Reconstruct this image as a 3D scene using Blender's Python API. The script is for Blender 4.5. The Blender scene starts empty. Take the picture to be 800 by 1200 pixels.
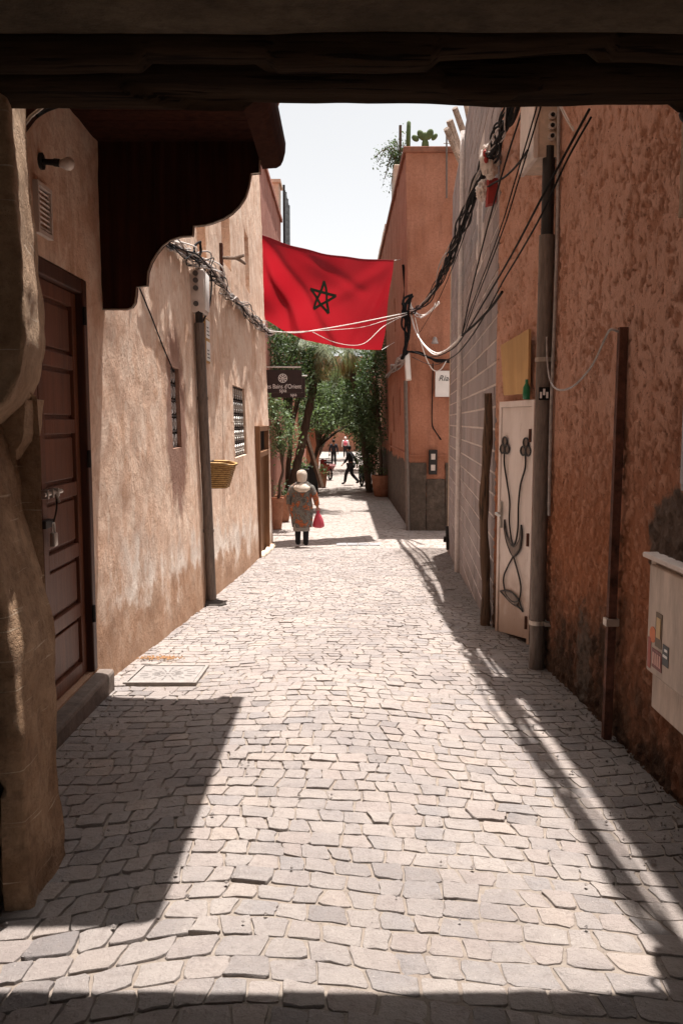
import bpy, bmesh, math, random
import numpy as np
from mathutils import Vector, Matrix, Euler

random.seed(7); np.random.seed(7)
R = math.radians
scene = bpy.context.scene
col = scene.collection

# ------------------------------------------------------------------ camera, sky, sun, exposure
PITCH = R(6.0); EYE = 1.5
cam_d = bpy.data.cameras.new('camera'); cam = bpy.data.objects.new('camera', cam_d); col.objects.link(cam)
cam.location = (0, 0, EYE); cam.rotation_euler = (R(90) - PITCH, 0, 0)
cam_d.sensor_fit = 'VERTICAL'; cam_d.sensor_height = 36.0; cam_d.lens = 30.0
cam_d.clip_start = 0.05; cam_d.clip_end = 2000
scene.camera = cam

SUN = Vector((0.068, 0.19, 1.0)).normalized()
SUN_EL = math.asin(SUN.z); SUN_AZ = math.atan2(SUN.x, SUN.y)
w = bpy.data.worlds.new('World'); scene.world = w; w.use_nodes = True
nt = w.node_tree
sky = nt.nodes.new('ShaderNodeTexSky'); sky.sky_type = 'NISHITA'; sky.sun_disc = False
sky.sun_elevation = SUN_EL; sky.sun_rotation = SUN_AZ
sky.air_density = 1.0; sky.dust_density = 4.5; sky.ozone_density = 1.0; sky.altitude = 450
bw_ = nt.nodes.new('ShaderNodeRGBToBW'); mx = nt.nodes.new('ShaderNodeMix'); mx.data_type = 'RGBA'; mx.inputs[0].default_value = 0.94   # haze greys the sky evenly
nt.links.new(sky.outputs['Color'], bw_.inputs['Color']); nt.links.new(sky.outputs['Color'], mx.inputs[6]); nt.links.new(bw_.outputs[0], mx.inputs[7])
bg = nt.nodes['Background']; bg.inputs['Strength'].default_value = 0.125
nt.links.new(mx.outputs[2], bg.inputs['Color'])
sl = bpy.data.lights.new('sun', 'SUN'); sl.energy = 5.0; sl.angle = R(0.55); sl.color = (1.0, 0.955, 0.905)
so = bpy.data.objects.new('sun', sl); col.objects.link(so); so.location = (2, 6, 20)
so.rotation_euler = SUN.to_track_quat('Z', 'Y').to_euler()

vs = scene.view_settings
vs.view_transform = 'Standard'; vs.look = 'None'; vs.gamma = 1.0; vs.exposure = 1.15
vs.use_curve_mapping = False
scene.render.engine = 'CYCLES'
scene.cycles.use_denoising = True
scene.cycles.max_bounces = 8; scene.cycles.diffuse_bounces = 6
scene.cycles.sample_clamp_indirect = 8

# ------------------------------------------------------------------ measuring helpers (photo pixel -> place, from the known distance)
_c, _s = math.cos(PITCH), math.sin(PITCH)
def ray(px, py):
    a = (px - 400) / 1000.0; b = (600 - py) / 1000.0
    return Vector((a, _c + _s * b, -_s + _c * b))
def atY(px, py, Y):
    d = ray(px, py); return Vector((0, 0, EYE)) + d * (Y / d.y)
def atX(px, py, X):
    d = ray(px, py); return Vector((0, 0, EYE)) + d * (X / d.x)

_gy = np.array([-30, -8, 2.2, 5.1, 7.2, 9.0, 17.8, 21, 38, 90, 400.0])
_gz = np.array([0.0, 0.0, -0.005, -0.1, -0.285, -0.46, -1.115, -1.165, -1.25, -1.6, -3.0])
_ty = np.linspace(-30, 400, 4301); _tz = np.interp(_ty, _gy, _gz)
_k = np.ones(13) / 13.0; _tz = np.convolve(np.pad(_tz, 6, mode='edge'), _k, mode='valid')
def g(y):
    return np.interp(y, _ty, _tz) if isinstance(y, np.ndarray) else float(np.interp(y, _ty, _tz))

# ------------------------------------------------------------------ numpy noise
def _hash(ix, iy, iz, seed):
    h = (ix * 374761393 + iy * 668265263 + iz * 2147483647 + seed * 974634777) & 0xffffffff
    h = ((h ^ (h >> 13)) * 1274126177) & 0xffffffff
    h = h ^ (h >> 16)
    return (h & 0xffffff) / float(0xffffff)
def vnoise(x, y, z=None, seed=0):
    x = np.asarray(x, float); y = np.asarray(y, float)
    z = np.zeros_like(x) if z is None else np.asarray(z, float)
    ix, iy, iz = np.floor(x).astype(np.int64), np.floor(y).astype(np.int64), np.floor(z).astype(np.int64)
    fx, fy, fz = x - ix, y - iy, z - iz
    fx, fy, fz = (f * f * (3 - 2 * f) for f in (fx, fy, fz))
    def c(a, b, d): return _hash(ix + a, iy + b, iz + d, seed)
    v = 0
    for a in (0, 1):
        for b in (0, 1):
            for d in (0, 1):
                wgt = (fx if a else 1 - fx) * (fy if b else 1 - fy) * (fz if d else 1 - fz)
                v = v + wgt * c(a, b, d)
    return v * 2 - 1
def fbm(x, y, z=None, seed=0, octv=4):
    v = 0; a = 1; t = 0; x = np.asarray(x, float); y = np.asarray(y, float)
    z = np.zeros_like(x) if z is None else np.asarray(z, float)
    for k in range(octv):
        v = v + a * vnoise(x, y, z, seed + k * 17); t += a; a *= 0.5; x = x * 2.03; y = y * 2.03; z = z * 2.03
    return v / t
def sstep(a, b, x):
    t = np.clip((np.asarray(x, float) - a) / (b - a), 0, 1); return t * t * (3 - 2 * t)

# ------------------------------------------------------------------ material helpers
class NT:
    def __init__(s, name, rough=0.9, spec=0.3, metal=0.0):
        s.m = bpy.data.materials.new(name); s.m.use_nodes = True; s.t = s.m.node_tree
        s.b = s.t.nodes['Principled BSDF']
        s.b.inputs['Roughness'].default_value = rough
        s.b.inputs['Specular IOR Level'].default_value = spec
        s.b.inputs['Metallic'].default_value = metal
        s.geo = None
    def n(s, typ, **kw):
        nd = s.t.nodes.new(typ)
        for k, v in kw.items(): setattr(nd, k, v)
        return nd
    def l(s, a, b): s.t.links.new(a, b)
    def val(s, sock, v):
        if hasattr(v, 'is_linked') or hasattr(v, 'links'): s.l(v, sock)
        else: sock.default_value = v
    def pos(s):
        if s.geo is None: s.geo = s.n('ShaderNodeNewGeometry')
        return s.geo.outputs['Position']
    def obj(s): return s.n('ShaderNodeTexCoord').outputs['Object']
    def mapped(s, scale, src=None, rot=(0, 0, 0), loc=(0, 0, 0)):
        m = s.n('ShaderNodeMapping'); m.inputs['Scale'].default_value = scale
        m.inputs['Rotation'].default_value = rot; m.inputs['Location'].default_value = loc
        s.l(src if src else s.pos(), m.inputs['Vector']); return m.outputs['Vector']
    def noise(s, scale, detail=5, rough=0.6, vec=None, dist=0.0):
        t = s.n('ShaderNodeTexNoise'); t.inputs['Scale'].default_value = scale
        t.inputs['Detail'].default_value = detail; t.inputs['Roughness'].default_value = rough
        t.inputs['Distortion'].default_value = dist
        s.l(vec if vec else s.pos(), t.inputs['Vector']); return t.outputs['Fac']
    def voro(s, scale, vec=None, feature='F1', rnd=1.0):
        t = s.n('ShaderNodeTexVoronoi', feature=feature); t.inputs['Scale'].default_value = scale
        t.inputs['Randomness'].default_value = rnd
        s.l(vec if vec else s.pos(), t.inputs['Vector']); return t.outputs['Distance']
    def ramp(s, fac, stops):
        r = s.n('ShaderNodeValToRGB'); e = r.color_ramp.elements
        while len(e) < len(stops): e.new(0.5)
        for q, (p, c) in zip(e, stops):
            q.position = p; q.color = (c, c, c, 1) if not hasattr(c, '__len__') else (*c[:3], 1)
        s.l(fac, r.inputs['Fac']); return r.outputs['Color']
    def mix(s, fac, a, b, mode='MIX'):
        x = s.n('ShaderNodeMix', data_type='RGBA', blend_type=mode)
        s.val(x.inputs[0], fac)
        for sock, v in ((x.inputs[6], a), (x.inputs[7], b)):
            if hasattr(v, '__len__'): sock.default_value = (*v[:3], 1)
            else: s.l(v, sock)
        return x.outputs[2]
    def math(s, op, a, b=0.0, c=None):
        x = s.n('ShaderNodeMath', operation=op); s.val(x.inputs[0], a); s.val(x.inputs[1], b)
        if c is not None: s.val(x.inputs[2], c)
        return x.outputs[0]
    def sep(s, v=None):
        x = s.n('ShaderNodeSeparateXYZ'); s.l(v if v else s.pos(), x.inputs[0]); return x.outputs
    def attr(s, name):
        a = s.n('ShaderNodeAttribute'); a.attribute_name = name; return a.outputs['Fac']
    def color(s, v):
        if hasattr(v, '__len__'): s.b.inputs['Base Color'].default_value = (*v[:3], 1)
        else: s.l(v, s.b.inputs['Base Color'])
    def bump(s, h, strength=0.5, dist=0.02, prev=None):
        b = s.n('ShaderNodeBump'); b.inputs['Strength'].default_value = strength; b.inputs['Distance'].default_value = dist
        s.l(h, b.inputs['Height'])
        if prev is not None: s.l(prev, b.inputs['Normal'])
        s.l(b.outputs['Normal'], s.b.inputs['Normal']); return b.outputs['Normal']

def height_above_street(n):
    """height over the (sloping) street, piecewise, from world position"""
    x, y, z = n.sep()
    mr = n.n('ShaderNodeMapRange'); mr.inputs['From Min'].default_value = 4.5; mr.inputs['From Max'].default_value = 17.8
    mr.inputs['To Min'].default_value = -0.06; mr.inputs['To Max'].default_value = -1.12
    n.l(y, mr.inputs['Value'])
    return n.math('SUBTRACT', z, mr.outputs[0])

def simple(name, colr, rough=0.7, metal=0.0, var=0.25, scale=12.0, bump=0.25, spec=0.3, bdist=0.01, stretch=None):
    n = NT(name, rough, spec, metal)
    vec = n.mapped(stretch) if stretch else None
    f = n.noise(scale, 5, 0.65, vec)
    d = [v * (1 - var) for v in colr]; u = [min(1, v * (1 + var)) for v in colr]
    n.color(n.ramp(f, [(0.3, d), (0.7, u)]))
    if bump: n.bump(n.noise(scale * 3, 4, 0.6, vec), bump, bdist)
    return n.m

def m_left_plaster():
    n = NT('ochre_plaster', 0.92, 0.2)
    h = height_above_street(n)
    big = n.noise(0.9, 5, 0.6)
    med = n.noise(3.5, 7, 0.65, dist=0.6)
    fine = n.noise(24, 6, 0.7)
    streak = n.noise(1.3, 7, 0.68, n.mapped((1.0, 2.2, 0.8)), 0.8)
    c = n.mix(n.ramp(big, [(0.36, 0.0), (0.66, 1.0)]), (0.70, 0.455, 0.32), (0.82, 0.60, 0.46))
    c = n.mix(n.ramp(med, [(0.42, 0.0), (0.62, 0.85)]), c, (0.87, 0.69, 0.555))
    c = n.mix(n.ramp(streak, [(0.52, 0.0), (0.68, 0.65)]), c, (0.48, 0.28, 0.18))
    c = n.mix(n.ramp(n.noise(2.0, 8, 0.7, n.mapped((1, 1, 1.6), loc=(3, 1, 7)), 1.2), [(0.53, 0.0), (0.62, 0.5)]), c, (0.55, 0.32, 0.20))
    c = n.mix(n.ramp(fine, [(0.32, 0.35), (0.50, 0.0)]), c, (0.40, 0.22, 0.13))
    c = n.mix(n.ramp(n.noise(3.0, 7, 0.7, n.mapped((1, 2.4, 0.9), loc=(5, 3, 2)), 1.0), [(0.54, 0.0), (0.64, 0.6)]), c, (0.90, 0.755, 0.63))
    # damp brown band near the foot and pale salt bloom above it
    hn = n.math('ADD', h, n.math('MULTIPLY', n.math('SUBTRACT', n.noise(1.6, 6, 0.65), 0.5), 1.5))
    damp = n.ramp(hn, [(0.15, 1.0), (0.75, 0.0)])
    c = n.mix(n.math('MULTIPLY', damp, 0.75), c, (0.36, 0.20, 0.115))
    salt = n.ramp(hn, [(0.34, 0.0), (0.45, 1.0), (0.60, 0.8), (0.85, 0.0)])
    salt = n.math('MULTIPLY', salt, n.ramp(n.noise(2.3, 6, 0.7, n.mapped((1, 1, 0.5), loc=(9, 2, 1))), [(0.42, 0.0), (0.54, 1.0)]))
    c = n.mix(salt, c, (0.88, 0.78, 0.69))
    # stain round and under the small grille
    x, y, z = n.sep()
    def blob(cy, cz, ry, rz):
        dy = n.math('DIVIDE', n.math('SUBTRACT', y, cy), ry); dz = n.math('DIVIDE', n.math('SUBTRACT', z, cz), rz)
        r = n.math('ADD', n.math('MULTIPLY', dy, dy), n.math('MULTIPLY', dz, dz))
        r = n.math('ADD', r, n.math('MULTIPLY', n.math('SUBTRACT', n.noise(6, 6, 0.7), 0.5), 1.5))
        return n.ramp(r, [(0.55, 1.0), (1.0, 0.0)])
    c = n.mix(n.math('MULTIPLY', blob(7.70, 1.52, 0.62, 0.95), 0.85), c, (0.24, 0.12, 0.085))
    n.color(c)
    b1 = n.bump(n.noise(7, 8, 0.7), 0.6, 0.05)
    n.bump(n.noise(45, 6, 0.75), 0.7, 0.014, b1)
    return n.m

def m_right_plaster():
    n = NT('rough_orange_render', 0.97, 0.1)
    x, y, z = n.sep()
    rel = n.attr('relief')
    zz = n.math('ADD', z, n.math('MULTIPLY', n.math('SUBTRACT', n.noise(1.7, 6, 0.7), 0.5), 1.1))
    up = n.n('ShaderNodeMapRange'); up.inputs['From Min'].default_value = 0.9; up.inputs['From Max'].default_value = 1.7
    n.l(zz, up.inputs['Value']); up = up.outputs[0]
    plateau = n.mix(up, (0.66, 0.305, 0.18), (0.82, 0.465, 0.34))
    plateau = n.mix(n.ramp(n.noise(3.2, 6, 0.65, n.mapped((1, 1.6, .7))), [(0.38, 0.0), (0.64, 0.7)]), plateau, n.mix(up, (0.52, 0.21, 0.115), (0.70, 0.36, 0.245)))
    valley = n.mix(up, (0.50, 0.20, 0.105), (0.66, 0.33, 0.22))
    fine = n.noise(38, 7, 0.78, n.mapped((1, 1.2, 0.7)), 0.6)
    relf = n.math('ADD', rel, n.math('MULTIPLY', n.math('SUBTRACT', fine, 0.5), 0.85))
    c = n.mix(n.ramp(relf, [(0.30, 0.0), (0.60, 1.0)]), valley, plateau)  # hollows of the relief coloured darker, standing in for their shade
    c = n.mix(n.ramp(n.noise(52, 6, 0.8, n.mapped((1, 1.0, 0.7), loc=(2, 4, 1)), 1.2), [(0.35, 0.85), (0.43, 0.0)]), c, (0.14, 0.056, 0.034))  # dark specks painted as the shade in small pits
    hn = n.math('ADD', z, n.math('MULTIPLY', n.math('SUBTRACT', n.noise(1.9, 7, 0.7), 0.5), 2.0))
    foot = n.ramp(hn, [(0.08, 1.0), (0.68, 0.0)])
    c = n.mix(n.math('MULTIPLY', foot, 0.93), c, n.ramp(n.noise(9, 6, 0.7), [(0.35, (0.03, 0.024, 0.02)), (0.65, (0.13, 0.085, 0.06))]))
    dy = n.math('DIVIDE', n.math('SUBTRACT', y, 3.42), 0.36); dz = n.math('DIVIDE', n.math('SUBTRACT', z, 0.95), 0.30)
    r = n.math('ADD', n.math('MULTIPLY', dy, dy), n.math('MULTIPLY', dz, dz))
    r = n.math('ADD', r, n.math('MULTIPLY', n.math('SUBTRACT', n.noise(7, 6, 0.7), 0.5), 0.9))
    grey = n.ramp(n.noise(17, 6, .75), [(.35, (.10, .08, .066)), (.65, (.22, .18, .15))])
    c = n.mix(n.ramp(r, [(0.8, 0.9), (1.0, 0.0)]), c, grey)
    dy = n.math('DIVIDE', n.math('SUBTRACT', y, 4.72), 0.16); dz = n.math('DIVIDE', n.math('SUBTRACT', z, 0.16), 0.36)
    r = n.math('ADD', n.math('MULTIPLY', dy, dy), n.math('MULTIPLY', dz, dz))
    r = n.math('ADD', r, n.math('MULTIPLY', n.math('SUBTRACT', n.noise(11, 6, 0.75), 0.5), 2.8))
    c = n.mix(n.ramp(r, [(0.4, 0.75), (0.9, 0.0)]), c, grey)
    n.color(c)
    b1 = n.bump(fine, 0.9, 0.05)
    n.bump(n.noise(90, 5, 0.75), 0.7, 0.012, b1)
    return n.m

def m_plaster(name, a, b, d, scale=2.0, streakiness=0.5, bump=0.5, scratch=None):
    n = NT(name, 0.93, 0.2)
    c = n.mix(n.ramp(n.noise(scale, 6, 0.65, dist=0.4), [(0.38, 0.0), (0.64, 1.0)]), a, b)
    c = n.mix(n.ramp(n.noise(1.6, 6, 0.7, n.mapped((3, 3, 0.35))), [(0.50, 0.0), (0.72, streakiness)]), c, d)
    c = n.mix(n.ramp(n.noise(22, 6, 0.7), [(0.33, 0.45), (0.55, 0.0)]), c, d)
    if scratch:
        for k, an in enumerate((0.35, -0.5, 0.15)):
            c = n.mix(n.ramp(n.noise(1.0, 2, 0.5, n.mapped((2.5, 2.5, 75), rot=(an, an * .8, 0), loc=(k * 3, k, 2 * k)), .3), [(0.70, 0.0), (0.745, 0.75)]), c, scratch)
    n.color(c)
    b1 = n.bump(n.noise(6, 8, 0.7), bump, 0.05)
    n.bump(n.noise(55, 5, 0.7), bump, 0.01, b1)
    return n.m

def m_wood(name, a, b, axis='z', rough=0.6, scale=8.0, bump=0.4, crack=None):
    n = NT(name, rough, 0.3)
    st = {'x': (0.35, 6, 6), 'y': (6, 0.35, 6), 'z': (6, 6, 0.35)}[axis]
    v = n.mapped(st)
    f = n.noise(scale * 0.5, 8, 0.65, v, 0.4)
    c = n.ramp(f, [(0.3, a), (0.7, b)])
    c = n.mix(n.ramp(n.noise(1.4, 5, 0.6), [(0.4, 0.4), (0.65, 0.0)]), c, [q * 0.55 for q in a])
    if crack: c = n.mix(n.ramp(n.noise(scale * 1.6, 4, 0.5, v), [(0.36, 0.9), (0.44, 0.0)]), c, crack)
    n.color(c)
    n.bump(n.noise(scale * 1.2, 7, 0.7, v), bump, 0.015)
    return n.m

def m_stone():
    n = NT('paving_stone', 0.78, 0.25)
    r = n.attr('rnd')
    c = n.ramp(r, [(0.0, (0.19, 0.168, 0.162)), (0.12, (0.265, 0.232, 0.218)), (0.45, (0.315, 0.272, 0.248)), (0.65, (0.295, 0.245, 0.222)), (0.85, (0.25, 0.225, 0.217)), (1.0, (0.35, 0.285, 0.245))])
    c = n.mix(n.ramp(n.noise(4, 6, 0.65), [(0.42, 0.0), (0.68, 0.5)]), c, (0.375, 0.322, 0.285))
    c = n.mix(n.ramp(n.noise(28, 7, 0.75), [(0.34, 0.5), (0.5, 0.0)]), c, (0.19, 0.155, 0.14))
    c = n.mix(n.ramp(n.noise(1.1, 5, 0.6, dist=0.5), [(0.44, 0.0), (0.62, 0.40)]), c, (0.20, 0.17, 0.16))
    c = n.mix(n.ramp(n.noise(95, 3, 0.6), [(0.62, 0.0), (0.74, 0.5)]), c, (0.46, 0.40, 0.36))
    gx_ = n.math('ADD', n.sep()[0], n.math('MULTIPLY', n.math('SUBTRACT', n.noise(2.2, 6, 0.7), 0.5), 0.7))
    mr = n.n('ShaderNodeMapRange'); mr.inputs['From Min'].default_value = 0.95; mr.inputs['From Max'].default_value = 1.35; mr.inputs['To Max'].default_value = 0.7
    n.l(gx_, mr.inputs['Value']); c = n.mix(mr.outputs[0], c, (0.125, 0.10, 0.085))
    n.color(c)
    b1 = n.bump(n.noise(14, 8, 0.72), 0.8, 0.03)
    n.bump(n.noise(80, 6, 0.75), 0.7, 0.008, b1)
    return n.m

def m_ground():
    n = NT('street_dirt_and_paving', 0.95, 0.15)
    x, y, z = n.sep()
    dirt = n.ramp(n.noise(14, 8, 0.75), [(0.32, (0.17, 0.14, 0.118)), (0.7, (0.30, 0.25, 0.21))])
    dirt = n.mix(n.ramp(n.noise(1.3, 6, 0.7), [(0.46, 0.0), (0.62, 0.6)]), dirt, (0.20, 0.155, 0.125))
    dirt = n.mix(n.ramp(n.voro(60), [(0.12, 0.5), (0.25, 0.0)]), dirt, (0.10, 0.08, 0.07))
    vd = n.mapped((5.5, 5.5, 0), None)
    cell = n.ramp(n.voro(1.0, vd, 'DISTANCE_TO_EDGE', 0.75), [(0.02, 0.0), (0.07, 1.0)])
    st = n.ramp(n.noise(2.5, 6, 0.7), [(0.35, (0.28, 0.245, 0.225)), (0.65, (0.36, 0.31, 0.28))])
    pav = n.mix(cell, (0.20, 0.165, 0.14), st)
    mr = n.n('ShaderNodeMapRange'); mr.inputs['From Min'].default_value = 16.6; mr.inputs['From Max'].default_value = 17.4
    n.l(y, mr.inputs['Value'])
    n.color(n.mix(mr.outputs[0], dirt, pav))
    b1 = n.bump(n.noise(30, 7, 0.75), 0.6, 0.02)
    n.bump(n.math('MULTIPLY', cell, mr.outputs[0]), 0.4, 0.02, b1)
    return n.m

def m_block():
    n = NT('concrete_block', 0.95, 0.15)
    r = n.n('ShaderNodeObjectInfo').outputs['Random']; r2 = n.attr('rnd')
    c = n.ramp(n.math('FRACT', n.math('ADD', r, r2)), [(0.0, (0.25, 0.22, 0.215)), (0.5, (0.305, 0.268, 0.262)), (1.0, (0.36, 0.315, 0.305))])
    c = n.mix(n.ramp(n.noise(35, 6, 0.75), [(0.35, 0.5), (0.55, 0.0)]), c, (0.22, 0.17, 0.155))
    c = n.mix(n.ramp(n.noise(1.0, 6, 0.7), [(0.45, 0.0), (0.65, 0.4)]), c, (0.30, 0.22, 0.195))
    n.color(c); n.bump(n.noise(70, 6, 0.7), 0.6, 0.01)
    return n.m

def m_leaf(name, a, b, trans=0.35):
    n = NT(name, 0.55, 0.3)
    oi = n.attr('rnd')
    n.color(n.ramp(oi, [(0.0, a), (0.55, b), (1.0, [min(1, q * 1.9 + .01) for q in b])]))
    t = n.n('ShaderNodeBsdfTranslucent'); t.inputs['Color'].default_value = (b[0] * 1.6, b[1] * 1.7, b[2] * 1.0, 1)
    ms = n.n('ShaderNodeMixShader'); ms.inputs[0].default_value = trans
    out = n.t.nodes['Material Output']
    n.l(n.b.outputs[0], ms.inputs[1]); n.l(t.outputs[0], ms.inputs[2]); n.l(ms.outputs[0], out.inputs['Surface'])
    return n.m

M = {}
M['left'] = m_left_plaster()
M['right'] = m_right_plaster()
M['orange'] = m_plaster('orange_plaster', (0.38, 0.16, 0.095), (0.49, 0.225, 0.145), (0.20, 0.088, 0.056), 1.2, 0.6, 0.9)
M['red'] = m_plaster('red_plaster', (0.42, 0.18, 0.13), (0.52, 0.25, 0.19), (0.27, 0.115, 0.085), 1.2, 0.7, 0.6)
M['cream'] = m_plaster('cream_plaster', (0.55, 0.43, 0.33), (0.66, 0.54, 0.43), (0.38, 0.29, 0.22), 1.5, 0.5, 0.4)
M['dado'] = m_plaster('dark_roughcast', (0.085, 0.064, 0.05), (0.15, 0.115, 0.09), (0.04, 0.03, 0.025), 5.0, 0.3, 1.0)
M['portal'] = m_plaster('brown_portal_plaster', (0.42, 0.27, 0.17), (0.57, 0.395, 0.265), (0.20, 0.12, 0.075), 3.0, 0.6, 1.0, (.70, .58, .45))
M['ceiling'] = m_plaster('dark_ceiling_plaster', (0.085, 0.062, 0.04), (0.14, 0.105, 0.07), (0.035, 0.025, 0.018), 4.0, 0.5, 0.8)  # ceiling colour darkened to deepen the shade of the passage
M['post'] = m_plaster('worn_earthen_post', (0.30, 0.175, 0.10), (0.50, 0.325, 0.205), (0.10, 0.058, 0.036), 4.0, 0.95, 1.0, (.66, .52, .38))
M['rubble'] = m_plaster('crumbling_earth', (0.12, 0.075, 0.05), (0.26, 0.16, 0.095), (0.05, 0.03, 0.02), 9.0, 0.3, 1.0)
M['beam'] = m_wood('dark_beam_timber', (0.018, 0.011, 0.007), (0.075, 0.046, 0.027), 'x', 0.9, 6.0, 0.9, (0.008, 0.005, 0.004))
M['awning'] = m_wood('stained_awning_wood', (0.022, 0.0085, 0.006), (0.055, 0.02, 0.012), 'z', 0.55, 7.0, 0.3)
for _k in ('awning', 'beam'):
    _b = M[_k].node_tree.nodes['Principled BSDF']; _b.inputs['Roughness'].default_value = 0.95; _b.inputs['Specular IOR Level'].default_value = 0.05
M['tin'] = simple('edge_metal', (0.42, 0.36, 0.31), 0.45, 0.6, 0.2, 10, 0.2)
M['door'] = m_wood('varnished_door_wood', (0.095, 0.034, 0.018), (0.21, 0.078, 0.042), 'z', 0.42, 7.0, 0.25)
M['doorframe'] = m_wood('dark_frame_wood', (0.045, 0.015, 0.009), (0.10, 0.036, 0.02), 'z', 0.45, 7.0, 0.25)
M['plankdoor'] = m_wood('brown_plank_wood', (0.16, 0.075, 0.035), (0.32, 0.165, 0.085), 'z', 0.65, 7.0, 0.4)
M['oldwood'] = m_wood('weathered_grey_wood', (0.17, 0.115, 0.085), (0.38, 0.29, 0.23), 'z', 0.85, 6.0, 0.7, (0.06, 0.04, 0.03))
M['pole'] = m_wood('rough_pole_wood', (0.075, 0.042, 0.025), (0.20, 0.12, 0.075), 'z', 0.85, 6.0, 0.9, (0.03, 0.02, 0.012))
M['board'] = m_wood('yellow_board_wood', (0.40, 0.235, 0.095), (0.58, 0.36, 0.16), 'z', 0.7, 4.0, 0.2)
M['iron'] = simple('black_iron', (0.03, 0.028, 0.027), 0.5, 0.5, 0.3, 30, 0.3)
M['blackplastic'] = simple('black_cable_sheath', (0.010, 0.0095, 0.010), 0.75, 0, 0.3, 20, 0.1, 0.12)
M['greycable'] = simple('grey_cable_sheath', (0.33, 0.29, 0.27), 0.6, 0, 0.35, 25, 0.1)
M['whitecable'] = simple('white_cable_sheath', (0.68, 0.63, 0.59), 0.55, 0, 0.2, 20, 0.1)
M['pipe'] = simple('weathered_grey_pipe', (0.17, 0.135, 0.115), 0.6, 0.35, 0.35, 9, 0.35, stretch=(6, 6, 1))
M['pipedark'] = simple('black_conduit', (0.022, 0.019, 0.018), 0.5, 0, 0.3, 15, 0.2)
M['rust'] = simple('rusty_steel', (0.10, 0.042, 0.028), 0.85, 0.2, 0.6, 14, 0.6)
M['utility'] = simple('grimy_white_box', (0.58, 0.50, 0.45), 0.6, 0.0, 0.2, 5, 0.15)
M['cabinet'] = simple('weathered_cabinet_paint', (0.46, 0.37, 0.31), 0.65, 0.0, 0.3, 4, 0.25, stretch=(3, 3, 0.7))
M['rubber'] = simple('gland_rubber', (0.10, 0.09, 0.085), 0.6, 0, 0.2, 20, 0.1)
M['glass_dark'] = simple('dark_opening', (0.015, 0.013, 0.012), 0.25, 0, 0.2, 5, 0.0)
M['bulb'] = simple('frosted_bulb', (0.72, 0.66, 0.60), 0.35, 0, 0.03, 5, 0.0, 0.5)
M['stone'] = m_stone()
M['ground'] = m_ground()
M['block'] = m_block()
M['mortar'] = m_plaster('mortar', (0.56, 0.49, 0.46), (0.66, 0.59, 0.555), (0.40, 0.33, 0.30), 5.0, 0.3, 0.6)
M['terracotta'] = m_plaster('terracotta', (0.30, 0.13, 0.075), (0.40, 0.19, 0.115), (0.17, 0.08, 0.05), 6.0, 0.5, 0.4)
M['blackpot'] = simple('black_planter', (0.02, 0.02, 0.02), 0.5, 0, 0.3, 6, 0.1)
M['soil'] = simple('potting_soil', (0.05, 0.035, 0.025), 1.0, 0, 0.4, 30, 0.8)
M['bark'] = m_wood('tree_bark', (0.06, 0.042, 0.03), (0.17, 0.12, 0.085), 'z', 0.9, 9.0, 1.0)
M['leaf1'] = m_leaf('dark_green_leaf', (0.018, 0.03, 0.013), (0.062, 0.096, 0.044), .25)
M['leaf2'] = m_leaf('pale_green_leaf', (0.03, 0.046, 0.022), (0.12, 0.165, 0.088), .28)
M['palm'] = m_leaf('palm_frond', (0.045, 0.058, 0.032), (0.16, 0.185, 0.11), .25)
M['palmdry'] = m_leaf('dry_palm_frond', (0.17, 0.12, 0.06), (0.34, 0.25, 0.13))
M['cactus'] = simple('cactus_skin', (0.075, 0.105, 0.035), 0.7, 0, 0.3, 12, 0.3)
M['wicker'] = None
M['signboard'] = simple('dark_brown_sign', (0.035, 0.021, 0.020), 0.5, 0, 0.15, 6, 0.05)
M['letter'] = simple('white_lettering', (0.80, 0.76, 0.74), 0.6, 0, 0.03, 5, 0.0)
M['ink'] = simple('black_lettering', (0.03, 0.03, 0.03), 0.6, 0, 0.1, 5, 0.0)
M['whitesign'] = simple('white_sign_panel', (0.78, 0.76, 0.73), 0.5, 0, 0.05, 5, 0.05)
M['steel'] = simple('brushed_steel', (0.50, 0.47, 0.43), 0.35, 0.8, 0.2, 20, 0.1)
M['skin'] = simple('skin', (0.34, 0.19, 0.125), 0.6, 0, 0.1, 20, 0.1)
M['darkcloth'] = simple('black_cloth', (0.017, 0.016, 0.018), 0.9, 0, 0.3, 30, 0.4)
M['navycloth'] = simple('navy_cloth', (0.025, 0.028, 0.04), 0.9, 0, 0.3, 30, 0.4)
M['whitecloth'] = simple('white_cloth', (0.72, 0.68, 0.66), 0.9, 0, 0.08, 20, 0.3)
M['pinkcloth'] = simple('pink_cloth', (0.62, 0.13, 0.17), 0.8, 0, 0.15, 20, 0.3)
M['creamcloth'] = simple('cream_cloth', (0.62, 0.53, 0.44), 0.9, 0, 0.12, 18, 0.5)
M['greycloth'] = simple('grey_patterned_cloth', (0.26, 0.235, 0.21), 0.9, 0, 0.4, 40, 0.4)
M['hair'] = simple('black_hair', (0.012, 0.01, 0.009), 0.6, 0, 0.3, 40, 0.5)
M['redmetal'] = simple('red_fairing', (0.14, 0.018, 0.015), 0.35, 0, 0.15, 8, 0.05)
M['redcard'] = simple('red_carton', (0.30, 0.035, 0.03), 0.7, 0, 0.25, 10, 0.2)
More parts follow.
